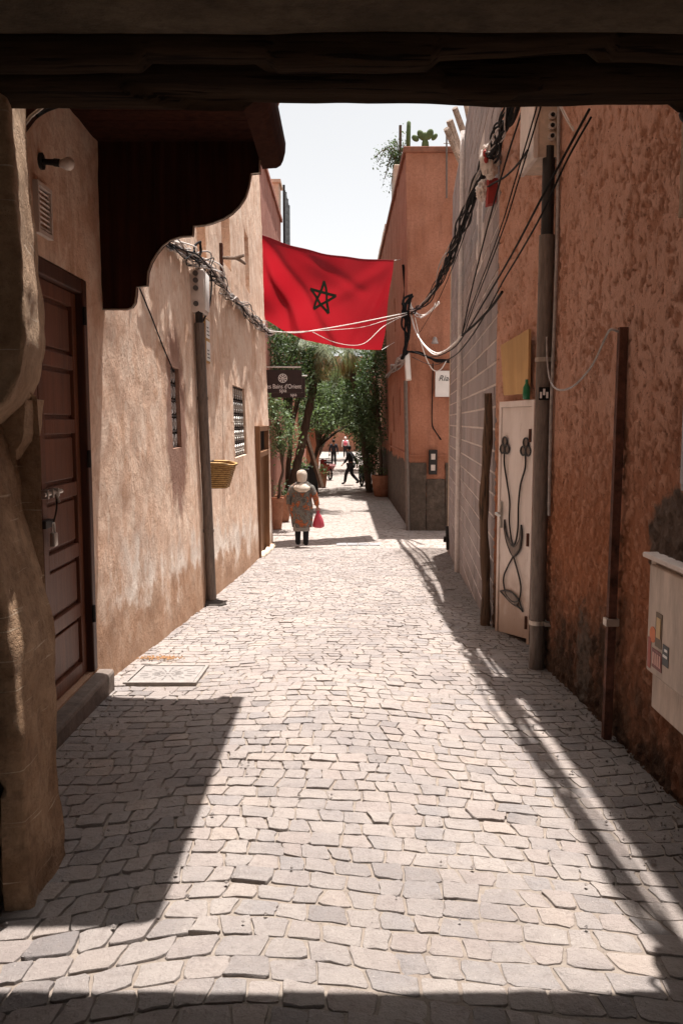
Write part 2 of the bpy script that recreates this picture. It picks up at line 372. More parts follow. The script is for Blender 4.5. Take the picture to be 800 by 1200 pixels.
def _wicker():
    n = NT('golden_wicker', 0.7, 0.3)
    wv = n.n('ShaderNodeTexWave', wave_type='BANDS', bands_direction='Z'); wv.inputs['Scale'].default_value = 14; wv.inputs['Distortion'].default_value = 1.5
    n.l(n.pos(), wv.inputs['Vector'])
    c = n.ramp(wv.outputs['Fac'], [(0.2, (0.22, 0.12, 0.04)), (0.7, (0.52, 0.32, 0.12))])
    c = n.mix(n.ramp(n.noise(26, 4, 0.7), [(0.38, 0.6), (0.55, 0.0)]), c, (0.14, 0.075, 0.03))
    n.color(c); n.bump(wv.outputs['Fac'], 0.8, 0.01); return n.m
M['wicker'] = _wicker()
def _tunic():
    n = NT('patterned_tunic_cloth', 0.9, 0.2)
    c = n.ramp(n.noise(6.5, 4, 0.65, dist=0.7), [(0.40, (0.085, 0.078, 0.07)), (0.47, (0.18, 0.165, 0.145)), (0.55, (0.085, 0.075, 0.068)), (0.60, (0.45, 0.13, 0.04)), (0.65, (0.22, 0.045, 0.03)), (0.69, (0.30, 0.24, 0.18))])
    n.color(c); n.bump(n.noise(9, 4, 0.6), 0.6, 0.03); return n.m
M['tunic'] = _tunic()
def _flag():
    n = NT('red_flag_cloth', 0.55, 0.35)
    n.color((0.245, 0.003, 0.011))
    t = n.n('ShaderNodeBsdfTranslucent'); t.inputs['Color'].default_value = (0.29, 0.008, 0.014, 1)
    ms = n.n('ShaderNodeMixShader'); ms.inputs[0].default_value = 0.5
    out = n.t.nodes['Material Output']
    n.l(n.b.outputs[0], ms.inputs[1]); n.l(t.outputs[0], ms.inputs[2]); n.l(ms.outputs[0], out.inputs['Surface'])
    n.bump(n.noise(3, 3, 0.5), 0.2, 0.05)
    return n.m
M['flag'] = _flag()
M['star'] = simple('dark_green_star', (0.012, 0.022, 0.012), 0.8, 0, 0.1, 5, 0.0)
def _plastic(name, c, tr=0.35):
    n = NT(name, 0.35, 0.5); n.color(c)
    t = n.n('ShaderNodeBsdfTranslucent'); t.inputs['Color'].default_value = (*c, 1)
    ms = n.n('ShaderNodeMixShader'); ms.inputs[0].default_value = tr
    out = n.t.nodes['Material Output']
    n.l(n.b.outputs[0], ms.inputs[1]); n.l(t.outputs[0], ms.inputs[2]); n.l(ms.outputs[0], out.inputs['Surface'])
    n.bump(n.noise(25, 3, 0.5), 0.5, 0.02); return n.m
M['pinkplastic'] = _plastic('pink_carrier_plastic', (0.62, 0.10, 0.14))
M['whiteplastic'] = _plastic('white_carrier_plastic', (0.70, 0.62, 0.56), 0.3)
def _mdoor():
    n = NT('chipped_cream_door_paint', 0.6, 0.3)
    x, y, z = n.sep()
    c = n.ramp(n.noise(3, 6, 0.7, n.mapped((2, 2, 0.6))), [(0.35, (0.57, 0.49, 0.445)), (0.65, (0.68, 0.60, 0.555))])
    low = n.math('ADD', z, n.math('MULTIPLY', n.math('SUBTRACT', n.noise(6, 6, 0.7), 0.5), 0.8))
    mr = n.n('ShaderNodeMapRange'); mr.inputs['From Min'].default_value = -0.05; mr.inputs['From Max'].default_value = 0.35
    mr.inputs['To Min'].default_value = 1; mr.inputs['To Max'].default_value = 0; n.l(low, mr.inputs['Value'])
    c = n.mix(n.math('MULTIPLY', mr.outputs[0], 0.8), c, (0.34, 0.22, 0.155))
    c = n.mix(n.ramp(n.noise(9, 7, 0.75, n.mapped((2, 2, 0.35))), [(0.60, 0.0), (0.68, 0.8)]), c, (0.25, 0.15, 0.10))
    n.color(c); n.bump(n.noise(40, 5, 0.7), 0.2, 0.005); return n.m
M['metaldoor'] = _mdoor()

# ------------------------------------------------------------------ mesh builder
def wloc(o):
    v = Vector((0, 0, 0))
    while o is not None: v += o.location; o = o.parent
    return v
class MB:
    def __init__(s): s.v = []; s.f = []; s.r = None
    def add(s, vs, fs):
        k = len(s.v); s.v += [tuple(q) for q in vs]; s.f += [tuple(i + k for i in q) for q in fs]; return s
    def box(s, lo, hi, rot=None, piv=None, bevel=0.0):
        (x0, y0, z0), (x1, y1, z1) = lo, hi
        if bevel > 0:
            b = bevel; vs = []; 
            bm = bmesh.new(); bmesh.ops.create_cube(bm, size=1.0)
            for v in bm.verts: v.co = Vector(((x0 + x1) / 2 + v.co.x * (x1 - x0), (y0 + y1) / 2 + v.co.y * (y1 - y0), (z0 + z1) / 2 + v.co.z * (z1 - z0)))
            bmesh.ops.bevel(bm, geom=bm.edges[:], offset=b, segments=2, affect='EDGES', profile=0.5)
            bm.verts.index_update(); vs = [v.co.copy() for v in bm.verts]; fs = [[v.index for v in f.verts] for f in bm.faces]; bm.free()
        else:
            vs = [Vector(q) for q in ((x0, y0, z0), (x1, y0, z0), (x1, y1, z0), (x0, y1, z0), (x0, y0, z1), (x1, y0, z1), (x1, y1, z1), (x0, y1, z1))]
            fs = [(3, 2, 1, 0), (4, 5, 6, 7), (0, 1, 5, 4), (1, 2, 6, 5), (2, 3, 7, 6), (3, 0, 4, 7)]
        if rot is not None:
            piv = Vector(piv) if piv is not None else Vector(((x0 + x1) / 2, (y0 + y1) / 2, (z0 + z1) / 2))
            m = Euler(rot).to_matrix(); vs = [piv + m @ (q - piv) for q in vs]
        return s.add(vs, fs)
    def tube(s, pts, r, n=8, cap=True, squash=None):
        pts = [Vector(p) for p in pts]; m = len(pts)
        rr = r if hasattr(r, '__len__') else [r] * m
        k = len(s.v); up = None; vs = []
        for i, p in enumerate(pts):
            t = (pts[min(i + 1, m - 1)] - pts[max(i - 1, 0)])
            if t.length < 1e-9: t = Vector((0, 0, 1))
            t.normalize()
            if up is None: up = Vector((0, 0, 1)) if abs(t.z) < 0.9 else Vector((1, 0, 0))
            a = t.cross(up)
            if a.length < 1e-6: a = t.cross(Vector((0, 1, 0)))
            a.normalize(); b = a.cross(t).normalized(); up = b
            for j in range(n):
                q = 2 * math.pi * j / n
                vs.append(p + (a * math.cos(q) + b * math.sin(q)) * rr[i])
        fs = [(i * n + j, i * n + (j + 1) % n, (i + 1) * n + (j + 1) % n, (i + 1) * n + j) for i in range(m - 1) for j in range(n)]
        if cap: fs += [tuple(range(n - 1, -1, -1)), tuple((m - 1) * n + j for j in range(n))]
        return s.add(vs, fs)
    def lathe(s, c, prof, n=20, sx=1.0, sy=1.0, cap=True):
        c = Vector(c); vs = []; m = len(prof)
        for (r, z) in prof:
            for j in range(n):
                q = 2 * math.pi * j / n; vs.append(c + Vector((r * sx * math.cos(q), r * sy * math.sin(q), z)))
        fs = [(i * n + j, i * n + (j + 1) % n, (i + 1) * n + (j + 1) % n, (i + 1) * n + j) for i in range(m - 1) for j in range(n)]
        if cap: fs += [tuple(range(n - 1, -1, -1)), tuple((m - 1) * n + j for j in range(n))]
        return s.add(vs, fs)
    def prism(s, loop, off):
        """closed planar loop extruded by the vector off"""
        off = Vector(off); n = len(loop); a = [Vector(p) for p in loop]; b = [p + off for p in a]
        fs = [tuple(range(n - 1, -1, -1)), tuple(range(n, 2 * n))] + [(i, (i + 1) % n, n + (i + 1) % n, n + i) for i in range(n)]
        return s.add(a + b, fs)
    def build(s, name, mat, parent=None, smooth=False, rnd=None, fix=True):
        vs = np.array(s.v, float)
        if parent is not None: loc = wloc(parent); place = Vector((0, 0, 0))
        else:
            loc = Vector(((vs[:, 0].min() + vs[:, 0].max()) / 2, (vs[:, 1].min() + vs[:, 1].max()) / 2, vs[:, 2].min())); place = loc
        vs = vs - np.array(loc)
        me = bpy.data.meshes.new(name); me.from_pydata(vs.tolist(), [], s.f)
        if fix:
            bm = bmesh.new(); bm.from_mesh(me); bmesh.ops.recalc_face_normals(bm, faces=bm.faces[:]); bm.to_mesh(me); bm.free()
        if smooth:
            me.polygons.foreach_set('use_smooth', [True] * len(me.polygons))
            if smooth is not True: me.set_sharp_from_angle(angle=R(smooth))
        if rnd is not None:
            at = me.attributes.new('rnd', 'FLOAT', 'FACE'); at.data.foreach_set('value', np.asarray(rnd, np.float32))
        o = bpy.data.objects.new(name, me); col.objects.link(o)
        o.location = place; me.materials.append(mat)
        if parent is not None: o.parent = parent
        return o
def tag(o, label, cat, group=None):
    o['label'] = label; o['category'] = cat
    if group: o['group'] = group
    return o
def thing(name, label, cat, loc, group=None):
    o = bpy.data.objects.new(name, None); col.objects.link(o); o.location = loc; o.empty_display_size = 0.1
    return tag(o, label, cat, group)
def kind(o, k): o['kind'] = k; return o

def catmull(pts, per=10):
    pts = [Vector(p) for p in pts]; P = [pts[0]] + pts + [pts[-1]]; out = []
    for i in range(1, len(P) - 2):
        for k in range(per):
            t = k / per; a, b, c, d = P[i - 1], P[i], P[i + 1], P[i + 2]
            out.append(0.5 * ((2 * b) + (c - a) * t + (2 * a - 5 * b + 4 * c - d) * t * t + (3 * b - 3 * c + d - a) * t ** 3))
    out.append(pts[-1]); return out

def wall_sheet(name, mat, parent, u0, u1, v0, v1, P, N, openings=(), res=0.1, amp=0.01, nfun=None, vfun=None):
    """wall face in (u,v) with true openings that have reveals and a back.  P(u,v)->xyz arrays, N normal (points outwards)
       opening = (u0,u1,v0,v1,depth)"""
    def lines(a, b, extra):
        L = list(np.linspace(a, b, max(2, int(round((b - a) / res)) + 1)))
        for e in extra:
            if a < e < b:
                j = min(range(len(L)), key=lambda q: abs(L[q] - e))
                if abs(L[j] - e) < res * 0.45 and L[j] not in extra and 0 < j < len(L) - 1: L[j] = e
                elif e not in L: L.append(e)
        return np.array(sorted(set(L)))
    U = lines(u0, u1, [q for o in openings for q in o[:2]]); V = lines(v0, v1, [q for o in openings for q in o[2:4]])
    uu, vv = np.meshgrid(U, V, indexing='ij')
    x, y, z = P(uu, vv)
    d = nfun(uu, vv) if nfun is not None else fbm(uu * 2.2, vv * 2.2, seed=3, octv=4)
    rel = d.copy()
    dd = d * amp
    for o in openings:   # calm the relief at the opening's edges
        near = np.maximum(np.maximum(o[0] - uu, uu - o[1]), np.maximum(o[2] - vv, vv - o[3]))
        dd = dd * (0.35 + 0.65 * sstep(0.0, 0.08, near))
    n = np.array(N, float)
    pts = np.stack([x + n[0] * dd, y + n[1] * dd, z + n[2] * dd], -1)
    nu, nv = len(U), len(V)
    verts = [tuple(q) for q in pts.reshape(-1, 3)]
    relv = list(rel.reshape(-1)); faces = []
    idx = lambda i, j: i * nv + j
    hole = np.zeros((nu - 1, nv - 1), bool)
    um = (U[1:] + U[:-1]) / 2; vm = (V[1:] + V[:-1]) / 2
    for o in openings:
        hole |= ((um[:, None] > o[0]) & (um[:, None] < o[1]) & (vm[None, :] > o[2]) & (vm[None, :] < o[3]))
    for i in range(nu - 1):
        for j in range(nv - 1):
            if not hole[i, j]: faces.append((idx(i, j), idx(i + 1, j), idx(i + 1, j + 1), idx(i, j + 1)))
    for o in openings:
        i0, i1 = int(np.argmin(abs(U - o[0]))), int(np.argmin(abs(U - o[1]))); j0, j1 = int(np.argmin(abs(V - o[2]))), int(np.argmin(abs(V - o[3])))
        ring = [(i, j0) for i in range(i0, i1)] + [(i1, j) for j in range(j0, j1)] + [(i, j1) for i in range(i1, i0, -1)] + [(i0, j) for j in range(j1, j0, -1)]
        k = len(verts)
        for (i, j) in ring:
            verts.append((x[i, j] - n[0] * o[4], y[i, j] - n[1] * o[4], z[i, j] - n[2] * o[4])); relv.append(0.3)
        L = len(ring)
        for q in range(L):
            a, b = ring[q], ring[(q + 1) % L]
            faces.append((idx(*a), k + q, k + (q + 1) % L, idx(*b)))
        faces.append(tuple(range(k, k + L)))
    mb = MB(); mb.v = verts; mb.f = faces
    o = mb.build(name, mat, parent, smooth=50, fix=True)
    at = o.data.attributes.new('relief', 'FLOAT', 'POINT'); r = np.array(relv, np.float32); r = (r + 1) / 2
    at.data.foreach_set('value', np.clip(r, 0, 1))
    # normals must face N
    me = o.data; s = 0.0
    for p in me.polygons[:200]: s += p.normal.dot(Vector(N)) * p.area
    if s < 0:
        me.flip_normals()
    return o

def text_mesh(txt, size, extrude=0.002, align='CENTER', shear=0.0):
    cu = bpy.data.curves.new('t', 'FONT'); cu.body = txt; cu.size = size; cu.extrude = extrude; cu.align_x = align; cu.align_y = 'CENTER'; cu.shear = shear
    ob = bpy.data.objects.new('t', cu); col.objects.link(ob)
    dg = bpy.context.evaluated_depsgraph_get(); dg.update()
    me = bpy.data.meshes.new_from_object(ob.evaluated_get(dg)); bpy.data.objects.remove(ob); return me
def place_text(txt, size, name, mat, parent, world, rot, shear=0.0, sx=1.0):
    me = text_mesh(txt, size, shear=shear); me.materials.clear(); me.materials.append(mat); me.name = name
    o = bpy.data.objects.new(name, me); col.objects.link(o); o.parent = parent
    o.location = Vector(world) - wloc(parent); o.rotation_euler = rot; o.scale = (sx, 1, 1); return o
# ================================================================== GROUND AND PAVING
def build_ground():
    ys = np.concatenate([np.linspace(-30, -2, 8), np.linspace(-1.5, 24, 400), np.linspace(25, 90, 40), np.linspace(100, 400, 12)])
    xs = np.concatenate([[-200, -60, -20, -8, -4], np.linspace(-2, 2.6, 72), [4, 8, 20, 60, 200]])
    yy, xx = np.meshgrid(ys, xs, indexing='ij')
    zz = g(yy.ravel()).reshape(yy.shape) + (0.006 * fbm(xx * 2.1, yy * 2.1, seed=5, octv=3) - .002) * (np.abs(xx) < 4)
    mb = MB(); mb.v = [tuple(q) for q in np.stack([xx, yy, zz], -1).reshape(-1, 3)]
    nx = len(xs)
    mb.f = [(i * nx + j, i * nx + j + 1, (i + 1) * nx + j + 1, (i + 1) * nx + j) for i in range(len(ys) - 1) for j in range(nx - 1)]
    o = mb.build('ground', M['ground'], smooth=True); return kind(o, 'structure')
ground = build_ground()

def XR(y):
    return 1.40 if y < 7.3 else (1.36 + 0.082 * (y - 7.4) if y < 16.4 else 3.2)
def build_paving():
    rng = random.Random(11)
    def bound(k, x):          # boundary curve between row k-1 and k
        yk = 0.7 + k * 0.104
        fan = 0.11 * math.sin((x + 0.5 * math.sin(yk * 0.55)) * 2.3 + 0.5 + yk * .25) + .022 * math.sin(x * 5.1 + yk * 1.7)
        return yk + fan * min(1, max(0, (x + 1.25) / 0.6)) + .006 * math.sin(x * 23 + k * 2.7) * math.sin(k * 1.3 + x * 7)
    cells = []; k = 0
    while 0.7 + k * 0.104 < 17.4:
        wrow = rng.uniform(.092, .112); x = -1.62 + rng.uniform(0, .1); sl = rng.uniform(-.008, .008)
        yk = 0.7 + k * .104
        while x < XR(yk) + .06:
            x2 = x + wrow * rng.uniform(.72, 1.38); s2 = rng.uniform(-.013, .013)
            q = []
            for (px_, kk) in ((x - sl, k), (x2 - s2, k), (x2 + s2, k + 1), (x + sl, k + 1)):
                q.append((px_, bound(kk, px_) + rng.gauss(0, .0035)))
            if rng.random() < .12: q.insert(2, ((x2 + rng.uniform(.004, .012)), (bound(k, x2) + bound(k + 1, x2)) / 2))
            cells.append(q); x = x2; sl = s2
        k += 1
    out = []
    for poly in cells:
        cx = sum(q[0] for q in poly) / len(poly); cy = sum(q[1] for q in poly) / len(poly)
        if -1.33 < cx < -0.90 and 5.08 < cy < 5.62: continue          # the drain cover lies here
        # drop tiny edges, round each corner, pull in for the joint
        pl = [q for i, q in enumerate(poly) if math.dist(q, poly[i - 1]) > 0.018]
        if len(pl) < 3: continue
        n = len(pl); ring = []
        joint = rng.uniform(0.002, 0.0052)
        for i in range(n):
            a, b, c = pl[i - 1], pl[i], pl[(i + 1) % n]
            for t, o in ((0.05 + .10 * rng.random(), a), (0.05 + .10 * rng.random(), c), (0.5 + rng.uniform(-.12, .12), c)):
                q = (b[0] + (o[0] - b[0]) * t, b[1] + (o[1] - b[1]) * t)
                q = (q[0] + rng.gauss(0, .0022), q[1] + rng.gauss(0, .0022))
                d = math.dist(q, (cx, cy)); f = max(0.5, (d - joint * rng.uniform(0.6, 1.7)) / d)
                ring.append((cx + (q[0] - cx) * f, cy + (q[1] - cy) * f))
        h = rng.uniform(0.0025, 0.006) + (0.006 if rng.random() < .03 else 0); tx, ty = rng.gauss(0, .013), rng.gauss(0, .014)
        edge = 0.002 + rng.random() * 0.002
        m = len(ring); vs = []; 
        for lvl, (sc, dz) in enumerate(((1.0, -0.03), (1.0, h - edge), (0.97, h))):
            for (x, y) in ring:
                qx, qy = cx + (x - cx) * sc, cy + (y - cy) * sc
                wob = 0 if lvl == 0 else rng.gauss(0, .0009)
                vs.append((qx, qy, g(qy) + dz + (0 if lvl == 0 else (qx - cx) * tx + (qy - cy) * ty) + wob))
        vs.append((cx, cy, g(cy) + h + rng.uniform(-.001, .003)))
        fs = [(l * m + i, l * m + (i + 1) % m, (l + 1) * m + (i + 1) % m, (l + 1) * m + i) for l in (0, 1) for i in range(m)]
        fs += [(2 * m + i, 2 * m + (i + 1) % m, 3 * m) for i in range(m)]
        dep = cy * _c + EYE * _s; px = 400 + 1000 * cx / dep
        up = cy * _s + (g(cy) - EYE) * _c; py = 600 - 1000 * up / dep
        vis = (-20 < px < 820) and (py < 1215) and not (px < 75 and py < 1050)
        size = (max(q[0] for q in ring) - min(q[0] for q in ring)) / dep if vis else 0
        if dep > 0 and vis: size = 1 / dep ** 2
        out.append((size, vs, fs, rng.random()))
    out.sort(key=lambda q: -q[0])
    for (_, vs, fs, r) in out[:300]:
        mb = MB(); mb.v = vs; mb.f = fs
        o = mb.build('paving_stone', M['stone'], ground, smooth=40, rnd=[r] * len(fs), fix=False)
        o.location = Vector((0, 0, 0))
    mb = MB(); rr = []
    for (_, vs, fs, r) in out[300:]:
        mb.add(vs, fs); rr += [r] * len(fs)
    kind(mb.build('paving_stones', M['stone'], ground, smooth=40, rnd=rr, fix=False), 'stuff')
build_paving()

# loose grit, pebbles and litter in the gutters
def build_grit():
    rng = random.Random(4); mb = MB(); rr = []
    for k in range(900):
        y = rng.uniform(2.4, 16) ; y = 2.4 + (y - 2.4) * rng.random()
        if rng.random() < .55: x = XR(y) - abs(rng.gauss(0, .16)) - .03
        elif rng.random() < .5: x = -1.42 + abs(rng.gauss(0, .14))
        else: x = rng.uniform(-1.3, 1.3)
        r = rng.uniform(.003, .009) * (1.4 if rng.random() < .1 else 1); z = g(y) + 0.012 + (0.006 if -1.1 < x < 1.1 else 0)
        vs = [(x + r * a * rng.uniform(.6, 1.3), y + r * b * rng.uniform(.6, 1.3), z + r * c * .8) for a, b, c in ((1, 0, 0), (0, 1, 0), (-1, 0, 0), (0, -1, 0), (0, 0, 1), (0, 0, -1))]
        mb.add(vs, [(0, 1, 4), (1, 2, 4), (2, 3, 4), (3, 0, 4), (1, 0, 5), (2, 1, 5), (3, 2, 5), (0, 3, 5)]); rr += [rng.random()] * 8
    o = mb.build('grit', M['stone'], rnd=rr, fix=False); kind(o, 'stuff'); o['label'] = 'small grit and pebbles scattered along the gutters'
    mb = MB()
    for k in range(150):
        x = -1.27 + rng.gauss(0, .075); y = 5.86 + rng.gauss(0, .035); r = rng.uniform(.004, .010); z = g(y) + .022
        mb.add([(x + r * a, y + r * b, z + r * c) for a, b, c in ((1, 0, 0), (0, 1, 0), (-1, 0, 0), (0, -1, 0), (0, 0, .7), (0, 0, -.7))], [(0, 1, 4), (1, 2, 4), (2, 3, 4), (3, 0, 4), (1, 0, 5), (2, 1, 5), (3, 2, 5), (0, 3, 5)])
    o = mb.build('spilled_grain', simple('amber_grain', (0.30, 0.16, 0.075), 0.9, 0, 0.4, 60, 0.2), fix=False); kind(o, 'stuff'); o['label'] = 'small heap of orange crumbs spilled by the ochre wall'
build_grit()

# ================================================================== LEFT HOUSE (ochre)
def left_x(y, z):
    lean = 0.028 * np.maximum(0, z - g(np.asarray(y, float))) * sstep(5.4, 9.0, y)
    wave = 0.012 * np.sin(np.asarray(y, float) * 1.1) * sstep(5.5, 7, y)
    return -1.45 - lean + wave
left_house = thing('ochre_house', 'long ochre plastered house with awning, grilled windows and drainpipe', 'house', (-3.5, 10.2, g(10.2)))
DOOR = (3.66, 4.955, g(4.4) + 0.12, 2.30, 0.16)
FDOOR = (15.05, 16.95, -1.02, 1.44, 0.14)
W1 = (7.46, 7.93, 1.27, 1.985, 0.13); W2 = (12.02, 13.52, 1.0, 2.02, 0.14)
NICHES = [(9.55, 10.2, 3.25, 5.6, 0.12), (11.55, 12.4, 3.62, 6.0, 0.14), (14.45, 15.2, 3.72, 4.68, 0.16)]
wall_sheet('wall', M['left'], left_house, 2.62, 17.85, -1.4, 7.2, lambda u, v: (left_x(u, v), u, v), (1, 0, 0),
           [DOOR, FDOOR, W1, W2] + NICHES, 0.045, 0.018,
           lambda u, v: 0.65 * fbm(u * 1.1, v * 0.9, seed=21, octv=3) + 0.40 * fbm(u * 4.5, v * 3.2, seed=8, octv=3) + .16 * fbm(u * 15, v * 12, seed=9, octv=2))
mb = MB(); mb.box((-6, 17.6, -1.4), (-1.72, 17.80, 7.15)); mb.build('side_wall', M['left'], left_house)
mb = MB(); mb.box((-6, 2.62, 7.1), (-1.68, 17.85, 7.25)); mb.build('roof', M['left'], left_house)
# foot fillet / plinth lumps where the render meets the paving near the far corner
mb = MB()
for y in np.arange(15.2, 17.9, 0.1):
    mb.tube([(-1.46 + 0.02 * math.sin(y * 9), y, g(y) - .02), (-1.42, y + .1, g(y) + .03 + .02 * math.sin(y * 7))], [.05, .06], 6)
mb.build('threshold', M['cream'], left_house, smooth=True)

# ---- panelled door
def panel_door():
    fr = MB()
    y0, y1, z0, z1, _ = DOOR; xo = -1.50
    fr.box((xo - .04, y0 + .004, z0 + .003), (xo + .055, y0 + .075, z1 - .003), bevel=.008)
    fr.box((xo - .04, y1 - .075, z0 + .003), (xo + .055, y1 - .004, z1 - .003), bevel=.008)
    fr.box((xo - .04, y0 + .0755, z1 - .085), (xo + .05, y1 - .0755, z1 - .003), bevel=.008)
    d = thing('panelled_door', 'dark red-brown panelled double door bolted and padlocked under the awning', 'door', (xo, (y0 + y1) / 2, z0))
    fr.build('frame', M['doorframe'], d)
    a0, a1 = y0 + .078, y1 - .078; mid = a0 + (a1 - a0) * .43
    for (l0, l1) in ((a0, mid - .003), (mid + .003, a1)):
        lf = thing('leaf', '', '', (xo, (l0 + l1) / 2, z0)); del lf['label']; del lf['category']
        lf.parent = d; lf.location = Vector((0, (l0 + l1) / 2 - (y0 + y1) / 2, 0))
        bot, top = z0 + .006, z1 - .088
        st = .075; xb, xf = xo - .03, xo + .012
        body = MB()
        body.box((xb, l0, bot), (xf, l0 + st, top), bevel=.004); body.box((xb, l1 - st, bot), (xf, l1, top), bevel=.004)
        n = 6; H = top - bot; rail = .078; ph = (H - rail * (n + 1)) / n
        for k in range(n + 1):
            zz = bot + k * (ph + rail); body.box((xb + .001, l0 + st + .0005, zz), (xf - .001, l1 - st - .0005, zz + rail), bevel=.004)
        body.build('stile_and_rail', M['door'], lf)
        for k in range(n):
            zz = bot + rail + k * (ph + rail); p = MB()
            p.box((xb + .004, l0 + st + .001, zz + .001), (xf - .026, l1 - st - .001, zz + ph - .001))
            p.box((xf - .0255, l0 + st + .022, zz + .022), (xf - .012, l1 - st - .022, zz + ph - .022), bevel=.006)
            p.build('panel', M['door'], lf)
    # bolt, hasp, padlock
    bz = atX(62, 577, -1.47).z
    b = MB(); b.tube([(xo + .045, mid - .07, bz), (xo + .045, mid + .20, bz)], .011, 8)
    for q in (mid - .045, mid + .03, mid + .11): b.box((xo + .013, q, bz - .022), (xo + .06, q + .018, bz + .022), bevel=.003)
    b.tube([(xo + .05, mid + .09, bz), (xo + .07, mid + .09, bz - .05)], .007, 6)
    b.build('bolt', M['steel'], d, smooth=40)
    lk = MB(); lk.box((xo + .013, mid - .05, bz - .17), (xo + .045, mid + .07, bz - .13), bevel=.004); lk.tube(catmull([(xo + .05, mid + .05, bz - .145), (xo + .055, mid + .085, bz - .08), (xo + .05, mid + .10, bz - .01)], 5), .005, 6)
    lk.build('hasp', M['iron'], d)
    pk = MB(); pk.box((xo + .03, mid + .035, bz - .27), (xo + .058, mid + .085, bz - .20), bevel=.006); pk.tube(catmull([(xo + .044, mid + .043, bz - .20), (xo + .044, mid + .045, bz - .155), (xo + .044, mid + .075, bz - .155), (xo + .044, mid + .077, bz - .20)], 5), .005, 6)
    pk.build('padlock', M['steel'], d, smooth=40)
    hg = MB()
    for zz in (z0 + .3, z0 + 1.2, z0 + 2.0): hg.tube([(xo + .06, a1 + .004, zz), (xo + .06, a1 + .004, zz + .10)], .011, 8)
    hg.build('hinge', M['iron'], d)
    s = MB(); s.box((-1.62, y0 - .04, g(4.4) - .25), (-1.36, y1 + .05, z0 - .012), bevel=.02)
    tag(s.build('door_step', simple('worn_grey_step', (0.16, 0.125, 0.105), .9, 0, .35, 9, .6)), 'worn grey stone step below the panelled door', 'step')
panel_door()

# ---- far plank door
d = thing('plank_door', 'tall brown plank door with grilled transom at the end of the ochre house', 'door', (-1.55, 16.0, -1.0))
y0, y1, z0, z1, _ = FDOOR
for k in range(6):
    a = y0 + .12 + k * (y1 - y0 - .24) / 6; b = a + (y1 - y0 - .24) / 6 - .008
    m_ = MB(); m_.box((-1.57, a, z0 + .01), (-1.535 + .004 * (k % 2), b, 0.86), bevel=.004); m_.build('plank', M['plankdoor'], d)
f = MB()
f.box((-1.58, y0 + .004, z0 + .005), (-1.43, y0 + .115, z1 - .004), bevel=.006); f.box((-1.58, y1 - .115, z0 + .005), (-1.43, y1 - .004, z1 - .004), bevel=.006)
f.box((-1.585, y0 + .116, .87), (-1.44, y1 - .116, .97), bevel=.006); f.box((-1.585, y0 + .116, z1 - .1), (-1.44, y1 - .116, z1 - .005), bevel=.006)
fo = f.build('frame', M['plankdoor'], d)
t = MB()
for k in range(9): q = y0 + .2 + k * .187; t.tube([(-1.52, q, .975), (-1.52, q, z1 - .102)], .012, 6)
t.build('transom_grille', M['iron'], d)

# ---- grilles of wrought iron
def grille(nm, label, W, nx, nz, scroll):
    y0, y1, z0, z1, dp = W; xg = lambda y, z: float(left_x(y, z)) - .045
    d = thing(nm, label, 'window', (-1.52, (y0 + y1) / 2, z0))
    m_ = MB()
    for k in range(nx + 1):
        q = y0 + .012 + (y1 - y0 - .024) * k / nx; m_.tube([(xg(q, z0), q, z0 + .004), (xg(q, z1), q, z1 - .004)], .009, 6)
    for k in range(nz + 1):
        q = z0 + .012 + (z1 - z0 - .024) * k / nz; m_.tube([(xg(y0, q) + .004, y0 + .003, q), (xg(y1, q) + .004, y1 - .003, q)], .010, 6)
    m_.build('bars', M['iron'], d)
    sc = MB(); rng = random.Random(3)
    cw, ch = (y1 - y0) / nx, (z1 - z0) / nz
    for i in range(nx):
        for j in range(nz):
            cy, cz = y0 + cw * (i + .5), z0 + ch * (j + .5); r = min(cw, ch) * .42
            for sg in (-1, 1):
                p = [(xg(cy, cz) + .006, cy + sg * (r * (1 - .75 * t_ / 9)) * math.cos(t_ * .8 + (0 if sg > 0 else 0)), cz + sg * (r * (1 - .75 * t_ / 9)) * math.sin(t_ * .8)) for t_ in range(10)]
                sc.tube(p, .006 * scroll, 5)
    sc.build('scrollwork', M['steel'] if scroll > 1.2 else M['greycable'], d)
    b = MB(); b.box((xg(y0, z0) - .075, y0 + .004, z0 + .004), (xg(y0, z0) - .06, y1 - .004, z1 - .004)); b.build('dark_back', M['glass_dark'], d)  # flat dark sheet behind the bars, painting the shade of the opening
    return d
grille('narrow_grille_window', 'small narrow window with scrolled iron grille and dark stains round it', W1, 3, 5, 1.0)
grille('wide_grille_window', 'wide window with scrolled iron grille beyond the drainpipe', W2, 6, 5, 1.25)

